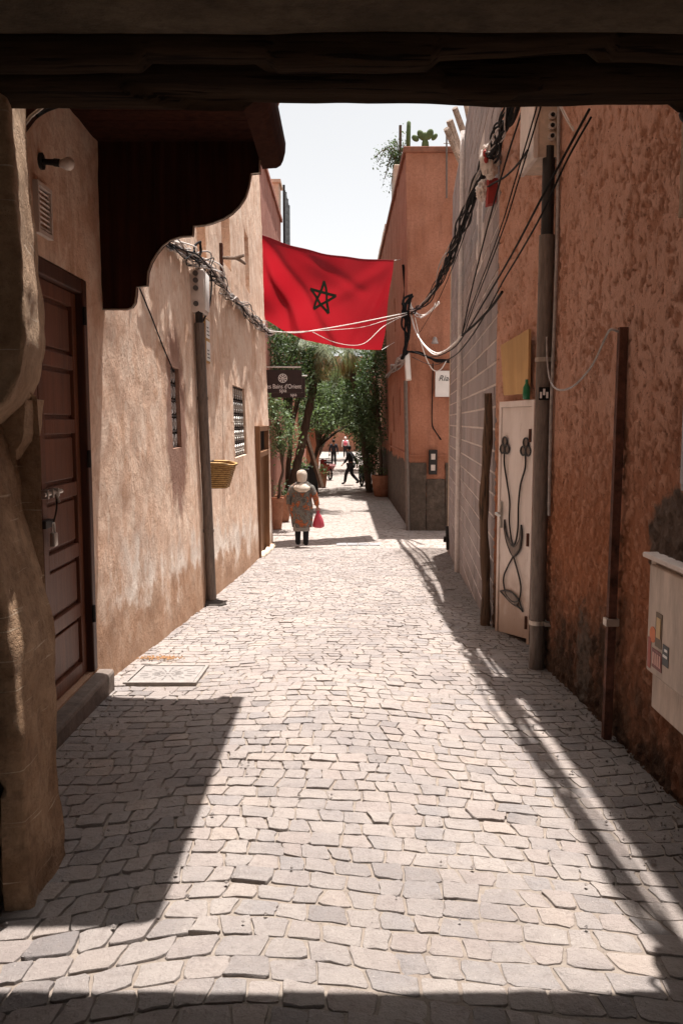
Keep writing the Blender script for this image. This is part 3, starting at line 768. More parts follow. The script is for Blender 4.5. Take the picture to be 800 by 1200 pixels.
# ---- awning over the door
def awning():
    a = thing('wooden_awning', 'dark carved wooden awning over the panelled door', 'awning', (-1.45, 4.2, 2.2))
    prof = [(120.6, 362), (150, 362), (155, 360), (158.5, 355), (160, 346), (160.6, 336), (172.6, 334.5), (174, 318), (178, 307), (184, 297), (191, 288), (200, 281), (212, 277), (226, 276), (227, 264.6), (240, 263.5), (249, 261), (262, 256), (272, 250), (281, 241), (288, 230.5), (292, 218), (294.5, 203), (304, 202), (305, 166), (120.6, 166)]
    YB = 5.27
    loop = [atY(px, py, YB) for px, py in prof]
    for i, p in enumerate(loop):
        if prof[i][0] < 121: p.x = -1.47
    for yb in (YB, 3.08):
        L = [Vector((p.x, yb, p.z)) for p in loop]
        brk = thing('bracket', '', '', (-1.45, yb, 2.2)); del brk['label']; del brk['category']; brk.parent = a; brk.location = Vector((0, yb - 4.2, 0))
        # three boards side by side make up each bracket
        xs = [p.x for p in L]; x0, x1 = min(xs), max(xs)
        def zb(x):   # lower outline
            low = L[:24]
            for q in range(len(low) - 1):
                if low[q].x <= x <= low[q + 1].x and low[q + 1].x > low[q].x:
                    t = (x - low[q].x) / (low[q + 1].x - low[q].x); return low[q].z + (low[q + 1].z - low[q].z) * t
            return low[-1].z
        cuts = [x0, x0 + (x1 - x0) * .20, x0 + (x1 - x0) * .36, x0 + (x1 - x0) * .57, x0 + (x1 - x0) * .78, x1]
        ztop = L[-1].z
        for c0, c1 in zip(cuts[:-1], cuts[1:]):
            c0b, c1b = c0 + .0015, c1 - .0015
            pts = [Vector((c0b, yb, zb(c0b)))] + [p for p in L[:24] if c0b < p.x < c1b] + [Vector((c1b, yb, zb(c1b)))]
            pts += [Vector((c1b, yb, ztop)), Vector((c0b, yb, ztop))]
            MB().prism(pts, (0, .045, 0)).build('board', M['awning'], brk)
        ed = MB(); low = [p + Vector((0, -.004, -.004)) for p in L[:25]]
        ed.tube(low, .006, 6); ed.build('edge_strip', M['tin'], brk)
    zt = loop[-1].z
    x_tip = loop[23].x
    # roof boards running out from the wall
    y = 3.06
    while y < 5.38:
        wd = .155; m_ = MB(); m_.box((-1.47, y, zt + .001), (x_tip + .03, min(y + wd - .006, 5.38), zt + .03)); m_.build('roof_board', M['awning'], a); y += wd
    m_ = MB(); m_.box((-1.47, 3.06, zt + .032), (x_tip + .02, 5.40, zt + .22)); m_.build('roof_mass', M['awning'], a)
    # eaves: curved fascia
    fs = [(305, 190), (322, 189), (327, 186), (330, 180), (332.5, 170), (333, 159), (327, 135), (305, 120)]
    L = [atY(px, py, 5.30) for px, py in fs]
    MB().prism([Vector((p.x, 3.06, p.z)) for p in L], (0, 2.38, 0)).build('eaves', M['awning'], a)
    for yy in np.arange(3.3, 5.4, .26):
        m_ = MB(); m_.tube([(x_tip + .02, yy, zt + .10), (x_tip + .10, yy, zt + .32)], .035, 8); m_.build('roof_tile', M['terracotta'], a)
awning()

# ---- bulb on a bracket, vent grille
p = atX(47, 189, -1.45); q = p + Vector((.20, 0, -.018))
b = thing('wall_bulb', 'bare white bulb on a short black wall bracket', 'lamp', p)
m_ = MB(); m_.tube([p + Vector((-.01, 0, 0)), p + Vector((.015, 0, 0))], .04, 12); m_.tube([p, p + Vector((.068, 0, -.005))], [.013, .016], 8); m_.tube([p + Vector((.068, 0, -.005)), p + Vector((.096, 0, -.008))], .019, 10); m_.build('bracket', M['iron'], b, smooth=40)
m_ = MB(); m_.tube([p + Vector((x, 0, -.009 - x * .02)) for x in (.095, .107, .12, .132, .145, .156, .163, .166)], [.016, .021, .027, .031, .030, .023, .012, .003], 14); m_.build('bulb', M['bulb'], b, smooth=True)
p = atX(48, 247, -1.45)
b = thing('vent_grille', 'small pale slatted vent grille above the panelled door', 'vent', p)
m_ = MB()
m_.box((-1.46, p.y - .10, p.z - .12), (-1.425, p.y - .08, p.z + .12)); m_.box((-1.46, p.y + .08, p.z - .12), (-1.425, p.y + .10, p.z + .12)); m_.box((-1.46, p.y - .08, p.z + .10), (-1.425, p.y + .08, p.z + .12)); m_.box((-1.46, p.y - .08, p.z - .12), (-1.425, p.y + .08, p.z - .10)); m_.build('frame', M['utility'], b)
for k in range(8):
    m_ = MB(); z = p.z - .085 + k * .024; m_.box((-1.452, p.y - .08, z), (-1.432, p.y + .08, z + .008), rot=(0, .6, 0)); m_.build('slat', M['utility'], b)
m_ = MB(); m_.box((-1.458, p.y - .08, p.z - .10), (-1.455, p.y + .08, p.z + .10)); m_.build('dark_sheet', M['glass_dark'], b)  # thin dark sheet imitates the shade behind the slats

# ---- left drainpipe, box, plaques
def lx(y, z): return float(left_x(y, z))
yb = 9.02
b = thing('cable_riser_pipe', 'dark grey pipe running up the ochre wall to a white junction box', 'pipe', (lx(yb, -.4) + .06, yb, g(yb)))
zt = atX(229, 372, -1.46).z
m_ = MB(); m_.tube([(lx(yb, z) + .065, yb, z) for z in np.linspace(g(yb) - .02, zt - .02, 9)], .052, 14); m_.build('pipe', M['pipe'], b, smooth=40)
m_ = MB(); m_.tube([(lx(yb, zt) + .065, yb, zt - .03), (lx(yb, zt) + .065, yb, zt + .16)], .040, 10); m_.build('sleeve', M['pipedark'], b, smooth=40)
for z in (.35, 1.75):
    m_ = MB(); m_.tube([(lx(yb, z) + .065, yb, z - .015), (lx(yb, z) + .065, yb, z + .015)], .058, 14); m_.box((lx(yb, z) - .01, yb + .03, z - .012), (lx(yb, z) + .06, yb + .07, z + .012)); m_.build('clamp', M['pipe'], b, smooth=40)
m_ = MB(); m_.lathe((lx(yb, -.45) + .06, yb, g(yb) + .005), [(.17, 0), (.13, .035), (.06, .06)], 12); m_.build('foot_collar', simple('dark_cement', (.07, .058, .05), .95, 0, .3, 12, .8), b, smooth=True)
m_ = MB()
for dx, rr in ((-.02, .012), (.125, .010)): m_.tube([(lx(yb + .1, z) + .015, yb + .10 + dx * .2, z) for z in np.linspace(g(yb), zt, 9)], rr, 6)
m_.build('thin_conduit', M['greycable'], b, smooth=True)
zb0 = atX(232, 366, -1.48).z; zb1 = atX(232, 316, -1.48).z
b = thing('junction_box', 'white plastic junction box with four cable glands on the ochre wall', 'junction box', (lx(yb, zb0) + .08, yb + .08, zb0))
xw = lx(yb, zb0 + .2)
m_ = MB(); m_.box((xw - .03, yb - .04, zb0), (xw + .135, yb + .24, zb1), bevel=.018); m_.build('case', M['utility'], b, smooth=40)
m_ = MB(); m_.box((xw + .1355, yb - .02, zb0 + .03), (xw + .15, yb + .22, zb1 - .03), bevel=.006); m_.build('lid', M['whitesign'], b, smooth=40)
for k, fz in enumerate((.20, .56, .74, .90)):
    m_ = MB(); z = zb0 + (zb1 - zb0) * fz; m_.tube([(xw + .05, yb - .035, z), (xw + .05, yb - .06, z)], .027, 12); m_.tube([(xw + .05, yb - .06, z), (xw + .05, yb - .064, z)], .014, 10); m_.build('gland', M['rubber'], b, smooth=40)
for k, (py0, py1) in enumerate(((374, 397), (399, 424))):
    P0 = atX(243.5, py1, -1.50); P1 = atX(246, py0, -1.50); x = lx(P0.y, P0.z)
    pl = thing('wall_plaque', ('upper' if k == 0 else 'lower') + ' small white plaque with a brown rim beside the junction box', 'plaque', (x, P0.y, P0.z))
    m_ = MB(); m_.box((x - .01, P0.y, P0.z), (x + .02, P0.y + .30, P1.z), bevel=.004); m_.build('backing', M['board'], pl)
    m_ = MB(); m_.box((x + .0205, P0.y + .02, P0.z + .02), (x + .026, P0.y + .28, P1.z - .02)); m_.build('face', M['whitesign'], pl)
    m_ = MB()
    for r_ in range(3): zz = P0.z + .05 + r_ * .04; m_.box((x + .0265, P0.y + .06, zz), (x + .0275, P0.y + .24 - .03 * r_, zz + .012))
    m_.build('printed_lines', M['ink'], pl)

# ---- wicker basket on the wall, old lamp arm
P0 = atX(258, 556, -1.30); xw = -1.47; cy = 9.45
b = thing('wicker_basket', 'golden wicker half basket hung on the ochre wall by the pipe', 'basket', (xw, cy, atX(258, 571, -1.3).z))
zt, zb_ = atY(258, 541.5, cy).z, atY(258, 571, cy).z
m_ = MB(); N = 16; vs = []; lv = 9
for i in range(lv):
    t = i / (lv - 1); R_ = .215 + .075 * t; z = zb_ + (zt - zb_) * t
    for j in range(N + 1):
        a = -math.pi / 2 + math.pi * j / N
        rr = R_ * (1 + .02 * ((i + j) % 2)); ca_, sa_ = max(0, math.cos(a)), math.sin(a); vs.append((xw + rr * ca_ ** .35, cy + rr * .9 * math.copysign(abs(sa_) ** .35, sa_), z - .03 * ca_ * t))
fs = [(i * (N + 1) + j, i * (N + 1) + j + 1, (i + 1) * (N + 1) + j + 1, (i + 1) * (N + 1) + j) for i in range(lv - 1) for j in range(N)] + [tuple(range(N, -1, -1))]
m_.add(vs, fs); m_.build('woven_body', M['wicker'], b)
m_ = MB(); m_.tube([(xw + .295 * max(0, math.cos(a)) ** .35, cy + .266 * math.copysign(abs(math.sin(a)) ** .35, math.sin(a)), zt - .03 * math.cos(a)) for a in np.linspace(-1.57, 1.57, 41)], .014, 8); m_.build('rim', M['wicker'], b, smooth=True)
m_ = MB(); m_.tube([(xw + .01, cy - .29, zt), (xw + .01, cy + .29, zt)], .012, 6); m_.build('hanger', M['iron'], b)
p = atX(263, 302, -1.52)
b = thing('old_lamp_arm', 'rusty iron lamp arm without lamp sticking out of the ochre wall', 'bracket', p)
m_ = MB(); m_.box((lx(p.y, p.z) - .01, p.y - .04, p.z - .30), (lx(p.y, p.z) + .03, p.y + .04, p.z + .18)); m_.build('wall_plate', M['rust'], b)
m_ = MB(); m_.tube([(lx(p.y, p.z), p.y, p.z), (lx(p.y, p.z) + .22, p.y, p.z - .005)], .022, 8); m_.build('arm', M['oldwood'], b)
m_ = MB(); m_.tube([(lx(p.y, p.z) + .22, p.y, p.z - .005), (lx(p.y, p.z) + .31, p.y + .1, p.z - .06)], [.03, .018], 8); m_.tube([(lx(p.y, p.z) + .20, p.y, p.z - .005), (lx(p.y, p.z) + .31, p.y - .05, p.z + .02)], [.03, .018], 8); m_.build('socket', M['oldwood'], b)

# ================================================================== PORTAL (passage the camera stands in)
def rough_block(name, mat, parent, lo, hi, res, amp, freq, seed, shape=None, stretch=(1, 1, 1)):
    """box with subdivided, eroded faces"""
    lo, hi = np.array(lo, float), np.array(hi, float); n = [max(2, int(math.ceil((hi[i] - lo[i]) / res[i]))) for i in range(3)]
    bm = bmesh.new(); vmap = {}
    def vert(i, j, k):
        if (i, j, k) not in vmap:
            vmap[(i, j, k)] = bm.verts.new(tuple(lo[a] + (hi[a] - lo[a]) * (i, j, k)[a] / n[a] for a in range(3)))
        return vmap[(i, j, k)]
    for ax in range(3):
        a, b = [q for q in range(3) if q != ax]
        for s in (0, n[ax]):
            for u in range(n[a]):
                for v in range(n[b]):
                    def c(du, dv):
                        t = [0, 0, 0]; t[ax] = s; t[a] = u + du; t[b] = v + dv; return vert(*t)
                    bm.faces.new((c(0, 0), c(1, 0), c(1, 1), c(0, 1)))
    co = np.array([v.co for v in bm.verts]); ctr = (lo + hi) / 2; half = (hi - lo) / 2
    rel = (co - ctr) / half
    nrm = np.where(np.abs(rel) > .999, np.sign(rel), 0); nrm = nrm / np.maximum(1e-6, np.linalg.norm(nrm, axis=1))[:, None]
    s3 = np.array(stretch); q = co * freq * s3
    d = fbm(q[:, 0], q[:, 1], q[:, 2], seed, 5)
    corner = (np.abs(rel) > .999).sum(1) >= 2
    co2 = co + nrm * (d * amp - corner * amp * .5)[:, None]
    if shape is not None: co2 = shape(co2, rel)
    for v, c in zip(bm.verts, co2): v.co = c
    bmesh.ops.recalc_face_normals(bm, faces=bm.faces[:])
    mb = MB(); bm.verts.index_update(); mb.v = [tuple(v.co) for v in bm.verts]; mb.f = [tuple(v.index for v in f.verts) for f in bm.faces]; bm.free()
    return mb.build(name, mat, parent, smooth=55, fix=False)

port = thing('passage_portal', 'dark covered passage with worn plaster pillars framing the street', 'passage', (0, 1.0, 0))
# left pillar: upper plaster block with rounded belly
def belly(co, rel):
    z = co[:, 2]; right = rel[:, 0] > 0
    t = sstep(1.46, 1.86, z)                     # rounds off at the lower end
    x = co[:, 0]; edge = np.interp(z, [1.46, 1.50, 1.56, 1.64, 1.74, 1.9, 2.1, 2.45], [-1.16, -1.075, -1.01, -.968, -.95, -.95, -.962, -.985])
    skew = 0.10 * (rel[:, 1] < 0)
    co = co.copy(); co[:, 0] = np.where(right, np.minimum(x, edge + .08) * 0 + edge + (x - (-1.0)) * .5 + 0.052 * (-rel[:, 1]), x)
    return co
rough_block('upper_pillar', M['portal'], port, (-1.75, 2.47, 1.44), (-1.0, 2.93, 2.62), (.024, .024, .02), .022, 9, 31, belly)
def post_shape(co, rel):
    z = co[:, 2]; co = co.copy()
    edge = np.interp(z, [-.1, 0, .4, .75, 1.0, 1.2, 1.35, 1.55], [-.955, -.97, -.975, -.985, -1.02, -1.065, -1.09, -1.13])
    right = rel[:, 0] > .999
    co[:, 0] = np.where(right, edge + (co[:, 0] + 1.0) + .006 * (-rel[:, 1]), co[:, 0])
    # crumbling hollow low on the near face
    near = rel[:, 1] < -.999
    hol = sstep(.62, .45, z) * sstep(-1.05, -1.10, co[:, 0] + .03 * fbm(z * 9, z * 3 + 1, seed=2))
    co[:, 1] += np.where(near, hol * .22, 0)
    return co
rough_block('lower_post', M['post'], port, (-1.75, 2.50, -.1), (-1.0, 2.90, 1.60), (.022, .024, .02), .026, 8, 12, post_shape, (1, 1, .45))
rough_block('broken_plaster', M['rubble'], port, (-1.7, 2.46, -.08), (-1.085, 2.62, .60), (.028, .03, .028), .05, 9, 44)
def lump(co, rel):
    co = co.copy(); e = np.interp(co[:, 2], [1.34, 1.38, 1.44, 1.58], [-1.13, -1.085, -1.045, -1.03])
    co[:, 0] = np.where(rel[:, 0] > .999, e + (co[:, 0] + 1.035), co[:, 0]); return co
rough_block('plaster_lump', M['portal'], port, (-1.7, 2.82, 1.35), (-1.035, 3.0, 1.58), (.04, .04, .03), .016, 7, 9, lump)
# right pillar, just out of the frame, with its corbel
rough_block('right_pillar', M['portal'], port, (1.16, 2.05, -.1), (1.9, 2.55, 2.62), (.06, .06, .06), .02, 5, 15)
rough_block('right_corbel', M['portal'], port, (1.03, 2.15, 2.12), (1.5, 2.72, 2.41), (.05, .05, .05), .02, 6, 18)
# ceiling, side walls, mass above
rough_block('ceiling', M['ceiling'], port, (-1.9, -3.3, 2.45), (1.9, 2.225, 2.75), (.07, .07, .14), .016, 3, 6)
m_ = MB(); m_.box((-3.2, -3.4, 2.76), (3.2, 2.50, 6.2)); m_.build('upper_storey', M['portal'], port)
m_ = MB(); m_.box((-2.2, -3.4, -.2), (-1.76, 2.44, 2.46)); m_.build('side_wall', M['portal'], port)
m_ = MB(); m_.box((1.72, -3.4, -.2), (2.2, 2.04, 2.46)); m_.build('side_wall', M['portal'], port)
# three rough lintel logs side by side
for k, (ya, yb_, zb_, zt_, lab) in enumerate(((2.40, 2.585, 2.405, 2.70, 'outermost rough timber of the dark lintel above the street'), (2.235, 2.39, 2.425, 2.68, 'inner rough timber of the dark lintel against the ceiling plaster'))):
    def logs(co, rel, k=k):
        co = co.copy(); s = fbm(co[:, 0] * 1.3, np.zeros(len(co)) + k * 7, seed=50 + k, octv=4)
        low = rel[:, 2] < 0; co[:, 2] += np.where(low, s * .026 + .012 * np.sign(fbm(co[:, 0] * 2.6, co[:, 1] * 3, seed=80 + k, octv=2)), 0)
        r2 = rel[:, 1]; co[:, 2] += np.where(low, .045 * np.abs(r2) ** 3 * (1 if k else (r2 < 0)), 0); return co
    tag(rough_block('lintel_timber', M['beam'], None, (-1.9, ya, zb_), (1.9, yb_, zt_), (.03, .03, .05), .016, 6, 60 + k, logs, (.18, 1.3, 1.3)), lab, 'beam', 'lintel timbers')
m_ = MB(); m_.tube(catmull([(1.02, 2.585, 2.43), (1.0, 2.62, 2.40), (1.04, 2.64, 2.385), (1.09, 2.62, 2.40), (1.07, 2.585, 2.43)], 6), .009, 8)
tag(m_.build('iron_ring', M['iron'], smooth=True), 'small iron ring fixed under the lintel at its right end', 'ring')
m_ = MB(); m_.tube(catmull([atY(44, 136, 2.95), atY(56, 129, 3.0), atY(72, 124, 3.05), atY(95, 122, 3.1)], 6), .006, 6)
tag(m_.build('short_cable', M['blackplastic'], smooth=True), 'short black cable curving from the pillar top to the lintel', 'cable')

# ================================================================== RIGHT HOUSE (rough orange render)
rh = thing('rough_orange_house', 'near orange house with coarse pitted render on the right', 'house', (3, 4.9, g(4.9)))
def rnoise(u, v):
    hi = sstep(.9, 1.6, v + .4 * fbm(u * 1.5, v * 1.5, seed=70, octv=3))
    a = hi * (.62 - 2.0 * np.abs(fbm(u * 23 + 1.6 * fbm(u * 7, v * 7, seed=60), v * 15 + 1.2 * fbm(u * 5, v * 5, seed=61), seed=71, octv=4)) + .45 * fbm(u * 55, v * 40, seed=73, octv=2) - .5 * sstep(.05, .5, fbm(u * 2.2, v * 1.6, seed=75, octv=3))) + (1 - hi) * fbm(u * 38, v * 34, seed=72, octv=3)
    pl = sstep(-.34 + .30 * (1 - hi), .06 + .30 * (1 - hi), a)           # troweled-down plateaus, fewer lower down
    rough = fbm(u * 34, v * 20, seed=77, octv=3)
    return np.clip(pl * 1.35 - .75 + (1 - pl) * rough * .5 + .15 * fbm(u * 3, v * 3, seed=79, octv=2), -1, 1)
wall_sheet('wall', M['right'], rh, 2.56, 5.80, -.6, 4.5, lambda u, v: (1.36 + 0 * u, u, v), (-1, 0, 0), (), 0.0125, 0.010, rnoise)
A = np.array([1.60, 5.80]); B = np.array([1.335, 7.42]); Ld = float(np.linalg.norm(B - A)); ud = (B - A) / Ld
Nd = (-float(ud[1]), float(ud[0]), 0)
du0 = 0.70; du1 = 1.42
MD = (du0, du1, -.45, 1.67, .07)
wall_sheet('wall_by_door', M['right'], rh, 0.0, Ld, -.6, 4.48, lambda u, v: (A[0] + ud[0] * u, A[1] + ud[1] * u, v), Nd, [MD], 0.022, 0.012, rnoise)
m_ = MB(); m_.box((1.45, 5.70, -.6), (1.62, 5.795, 4.46)); m_.build('jamb', M['orange'], rh)
m_ = MB(); m_.box((1.37, 2.56, 4.44), (6, 7.40, 4.52)); m_.box((1.75, 2.56, -.6), (6, 7.40, 4.435)); m_.build('house_mass', M['orange'], rh)
# metal door with wrought flower ornament
def dpt(u, v, off=0.0): return Vector((A[0] + ud[0] * u + Nd[0] * off, A[1] + ud[1] * u + Nd[1] * off, v))
md = thing('metal_door', 'cream painted metal door with wrought flower stems beside the wooden post', 'door', dpt((du0 + du1) / 2, -.25))
zb_, zt_ = g(6.8) + .07, 1.65
def dslab(mb, u0, u1, v0, v1, o0, o1): return mb.prism([dpt(u0, v0, o0), dpt(u1, v0 - (.10 if v0 < 0 else 0) * (1 if u1 - u0 > .3 else 0), o0), dpt(u1, v1, o0), dpt(u0, v1, o0)], Vector(Nd) * (o1 - o0))
m_ = MB(); dslab(m_, du0 + .03, du1 - .03, zb_, zt_ - .03, .0, .035); m_.build('leaf', M['metaldoor'], md)
m_ = MB(); dslab(m_, du1 - .028, du1 + .02, -.35, zt_ + .02, -.02, .045); dslab(m_, du0 - .02, du0 + .028, -.3, zt_ + .02, -.02, .045); dslab(m_, du0 + .029, du1 - .029, zt_ - .028, zt_ + .02, -.02, .045); m_.build('frame', M['metaldoor'], md)
uc = (du0 + du1) / 2; W_ = (du1 - du0 - .06)
def orn(px, py):   # ornament pixels (door seen 580..625) to door plane
    u = du1 - .03 - W_ * (px - 584) / 37.0; return u, py
def dz(py): return zt_ - (py - 473) * (zt_ - zb_ + .03) / (745 - 473)
st = MB()
def stroke(pts, r=.0075): st.tube(catmull([dpt(orn(px, 0)[0], dz(py), .05) for px, py in pts], 6), r, 6)
stroke([(590, 530), (590, 545), (594, 566), (598, 588), (598, 612), (601, 632), (604, 640)])
stroke([(616, 530), (616, 546), (611, 566), (609, 590), (609, 615), (607, 632), (604, 640)])
stroke([(592, 612), (592, 624), (596, 640), (604, 652), (612, 640), (614, 624), (613, 612)])
stroke([(592, 612), (595, 630), (604, 641), (611, 630), (613, 612)], .007)
stroke([(604, 652), (597, 668), (592, 684), (595, 700), (604, 706), (612, 700), (614, 684), (610, 668), (604, 652)])
stroke([(588, 702), (596, 697), (604, 696), (612, 701), (617, 711)]); stroke([(588, 702), (596, 706), (604, 709), (612, 709), (617, 711)], .007)
st.build('wrought_stems', M['iron'], md, smooth=True)
cr = MB()
for (cx, cy) in ((604, 646),):
    L = [dpt(orn(px, 0)[0], dz(py), .042) for px, py in ((592, 614), (595, 630), (604, 642), (611, 630), (613, 614), (613, 628), (611, 641), (604, 653), (597, 641), (593, 628))]
    cr.prism(L, Vector(Nd) * .012)
cr.prism([dpt(orn(px, 0)[0], dz(py), .042) for px, py in ((595, 699), (604, 696), (612, 702), (610, 707), (604, 709), (597, 706))], Vector(Nd) * .012)
cr.build('crescent_plate', M['pipe'], md)
for (cx, cy) in ((590, 524), (616, 524)):
    fl = MB()
    for a in (90, 210, 330):
        qx, qy = cx + 3.4 * math.cos(R(a)), cy - 6.4 * math.sin(R(a))
        pts = [dpt(orn(qx + 2.9 * math.cos(t), 0)[0], dz(qy + 5.2 * math.sin(t)), .05) for t in np.linspace(0, 2 * math.pi, 11)]
        fl.tube(pts, .007, 6)
        
    fl.build('iron_flower', M['iron'], md, smooth=40)
    fp = MB()
    for a in (90, 210, 330):
        qx, qy = cx + 3.4 * math.cos(R(a)), cy - 6.4 * math.sin(R(a))
        fp.prism([dpt(orn(qx + 2.4 * math.cos(t), 0)[0], dz(qy + 4.4 * math.sin(t)), .044 + .0007 * (a == 90) + .0003 * (a == 210)) for t in np.linspace(0, 2 * math.pi, 10, endpoint=False)], Vector(Nd) * .003)
    fp.build('petal_plate', M['pipe'], md)
ha = MB(); ha.tube([dpt(du1 - .07, .74, .03), dpt(du1 - .07, .74, .09), dpt(du1 - .19, .72, .09)], .012, 8); ha.box(tuple(dpt(du1 - .06, .62, .036) - Vector((.015, .03, 0))), tuple(dpt(du1 - .06, .84, .036) + Vector((.015, .03, 0)))); ha.build('handle', M['steel'], md, smooth=40)
for v in (1.35, .55, -.1):
    hm = MB(); hm.tube([dpt(du0 + .028, v, .05), dpt(du0 + .028, v + .10, .05)], .014, 8); hm.build('hinge', M['rust'], md, smooth=40)
# yellow board above the door
yb0 = MB(); yb0.prism([dpt(du0 + .10, 1.72, .03), dpt(du1 - .09, 1.72, .03), dpt(du1 - .05, 2.13, .05), dpt(du0 + .06, 2.20, .05)], Vector(Nd) * .02)
tag(yb0.build('yellow_board', M['board']), 'yellow wooden board fixed above the cream metal door', 'board')
bt = MB(); bt.lathe(dpt(du0 + .10, 1.675, .06), [(.028, 0), (.03, .05), (.028, .09), (.012, .12), (.012, .15)], 10)
tag(bt.build('green_bottle', simple('green_plastic', (.02, .16, .07), .3, 0, .1, 5, 0), smooth=True), 'small green bottle standing on top of the metal door', 'bottle')

# wooden post leaning by the block wall
pz = g(7.55)
m_ = MB(); pts = [(1.285 - .02 * t + .012 * math.sin(t * 9), 7.5 + .05 * math.sin(t * 4), pz - .05 + 2.12 * t) for t in np.linspace(0, 1, 16)]
m_.tube(pts, [.042 + .006 * math.sin(i * 1.7) - (.010 if i == 15 else 0) for i in range(16)], 9)
tag(m_.build('wooden_post', M['pole'], smooth=50), 'rough brown wooden post standing in front of the block wall', 'post')

# right riser pipe and box
yp = 5.56; xp = 1.30
b = thing('right_riser_pipe', 'thick grey metal pipe up the rough orange wall to a box', 'pipe', (xp, yp, g(yp))); b.name = 'cable_riser_pipe'
zj = atX(632, 282, 1.29).z; zk = atX(630, 196, 1.29).z
m_ = MB(); m_.tube([(xp, yp, z) for z in np.linspace(g(yp) - .02, zj, 6)], .050, 16); m_.build('pipe', M['pipe'], b, smooth=40)
m_ = MB(); m_.tube([(xp, yp, zj - .03), (xp, yp, zk + .05)], .040, 12); m_.build('sleeve', M['pipedark'], b, smooth=40)
for z in (.18, 1.90):
    m_ = MB(); m_.tube([(xp, yp, z - .014), (xp, yp, z + .014)], .057, 16); m_.box((xp + .03, yp - .075, z - .012), (xp + .075, yp + .01, z + .012)); m_.build('clamp', M['tin'], b, smooth=40)
st_ = MB(); zz = atX(632, 461, 1.26).z; st_.box((xp - .04, yp - .054, zz - .04), (xp + .03, yp - .0515, zz + .04)); so_ = st_.build('sticker', M['blackplastic'], b)
st_ = MB()
for k in range(3): st_.box((xp - .034 + k * .02, yp - .0555, zz - .03 + .02 * (k % 2)), (xp - .02 + k * .02, yp - .0545, zz + .03 - .02 * ((k + 1) % 2)))
st_.build('sticker_print', M['letter'], so_)
m_ = MB(); m_.tube([(1.338 + .004 * math.sin(z * 3), yp - .085 + .01 * math.sin(z * 2), z) for z in np.linspace(.9, 4.2, 24)], .011, 6)
tag(m_.build('thin_conduit', M['greycable'], smooth=True), 'thin grey conduit running beside the thick right-hand pipe', 'conduit')
jb = thing('junction_box', 'grimy junction box with three cable glands on the rough orange wall', 'junction box', (1.28, yp + .1, zk))
m_ = MB(); m_.prism([(1.345, yp - .03, zk - .02), (1.225, yp - .03, zk - .02), (1.225, yp - .03, zk + .62), (1.345, yp - .03, zk + .62)], (0, .40, 0)); m_.build('case', simple('grimy_tan_box', (.50, .39, .31), .7, 0, .3, 8, .2), jb)
m_ = MB(); m_.box((1.192, yp - .04, zk - .03), (1.2245, yp + .38, zk + .64), bevel=.006); m_.build('lid', M['utility'], jb)
for k in range(3):
    z = atY(640, 138 + k * 12.2, yp).z; m_ = MB(); m_.tube([(1.305, yp - .031, z), (1.305, yp - .055, z)], .024, 12); go = m_.build('gland', M['utility'], jb, smooth=40)
    m_ = MB(); m_.tube([(1.305, yp - .056, z), (1.305, yp - .062, z)], .013, 10); m_.build('gland_hole', M['blackplastic'], go)
# rusty square post with wire
yq = 4.10; zt_ = atX(717, 386, 1.31).z
m_ = MB(); m_.prism([(1.295, yq - .016, g(yq) - .05), (1.335, yq - .016, g(yq) - .05), (1.335, yq + .022, g(yq) - .05), (1.295, yq + .022, g(yq) - .05)], (.018, .012, zt_ - g(yq) + .05))
b = tag(m_.build('rusty_post', M['rust']), 'thin rusty steel post fixed against the rough orange wall', 'post')
m_ = MB(); z = atX(714, 731, 1.3).z; m_.box((1.288, yq - .024, z - .018), (1.35, yq + .03, z + .018)); m_.build('clamp', M['tin'], b)
# meter cabinet with stickers
yc0, yc1 = 2.98, 3.62; z1 = atX(762, 657, 1.30).z; z0 = atX(766, 800, 1.28).z
mc = thing('meter_cabinet', 'grimy cream electricity cabinet with stickers on the rough orange wall', 'cabinet', (1.3, (yc0 + yc1) / 2, z0 - .15))
m_ = MB(); m_.box((1.337, yc0, z0 + .04), (1.37, yc1 + .03, z1), bevel=.006); m_.build('frame', M['cabinet'], mc)
m_ = MB(); m_.box((1.302, yc0 - .02, z1 + .0), (1.37, yc1 + .04, z1 + .022), bevel=.006); m_.build('hood', M['utility'], mc)
m_ = MB(); m_.box((1.314, yc0 + .01, z0), (1.3368, yc1 - .02, z1 - .02), bevel=.008); m_.build('door', M['cabinet'], mc)
m_ = MB(); m_.box((1.347, yc0, z0 - .17), (1.372, yc1 - .01, z0 + .038), bevel=.004); m_.build('lower_panel', M['cabinet'], mc)
def sticker(y0, y1, za, zb, c, nm='sticker', txt=None):
    k = MB(); k.box((1.3115, y0, za), (1.3138, y1, zb)); so_ = k.build(nm, simple('sticker_' + str(len(bpy.data.materials)), c, .5, 0, .15, 30, 0), mc); return so_
s_ = sticker(3.545, 3.580, z0 + .02, z0 + .15, (.30, .05, .03))
k = MB(); k.tube([(1.3115, 3.530, z0 + .17), (1.3138, 3.530, z0 + .17)], .034, 16); k.build('round_sticker', simple('orange_sticker', (.55, .13, .03), .5, 0, .1, 20, 0), mc)
s_ = sticker(3.430, 3.500, z0 + .13, z0 + .275, (.10, .06, .03)); k = MB(); k.box((1.3095, 3.443, z0 + .17), (1.3112, 3.487, z0 + .255)); k.build('sticker_print', simple('tan_print', (.50, .33, .16), .5, 0, .1, 20, 0), s_)
s_ = sticker(3.420, 3.530, z0 + .035, z0 + .115, (.16, .04, .035)); k = MB()
for q in range(4): k.box((1.3095, 3.430 + q * .024, z0 + .05), (1.3112, 3.446 + q * .024, z0 + .10))
k.build('sticker_print', simple('pale_red_print', (.55, .30, .25), .5, 0, .1, 20, 0), s_)
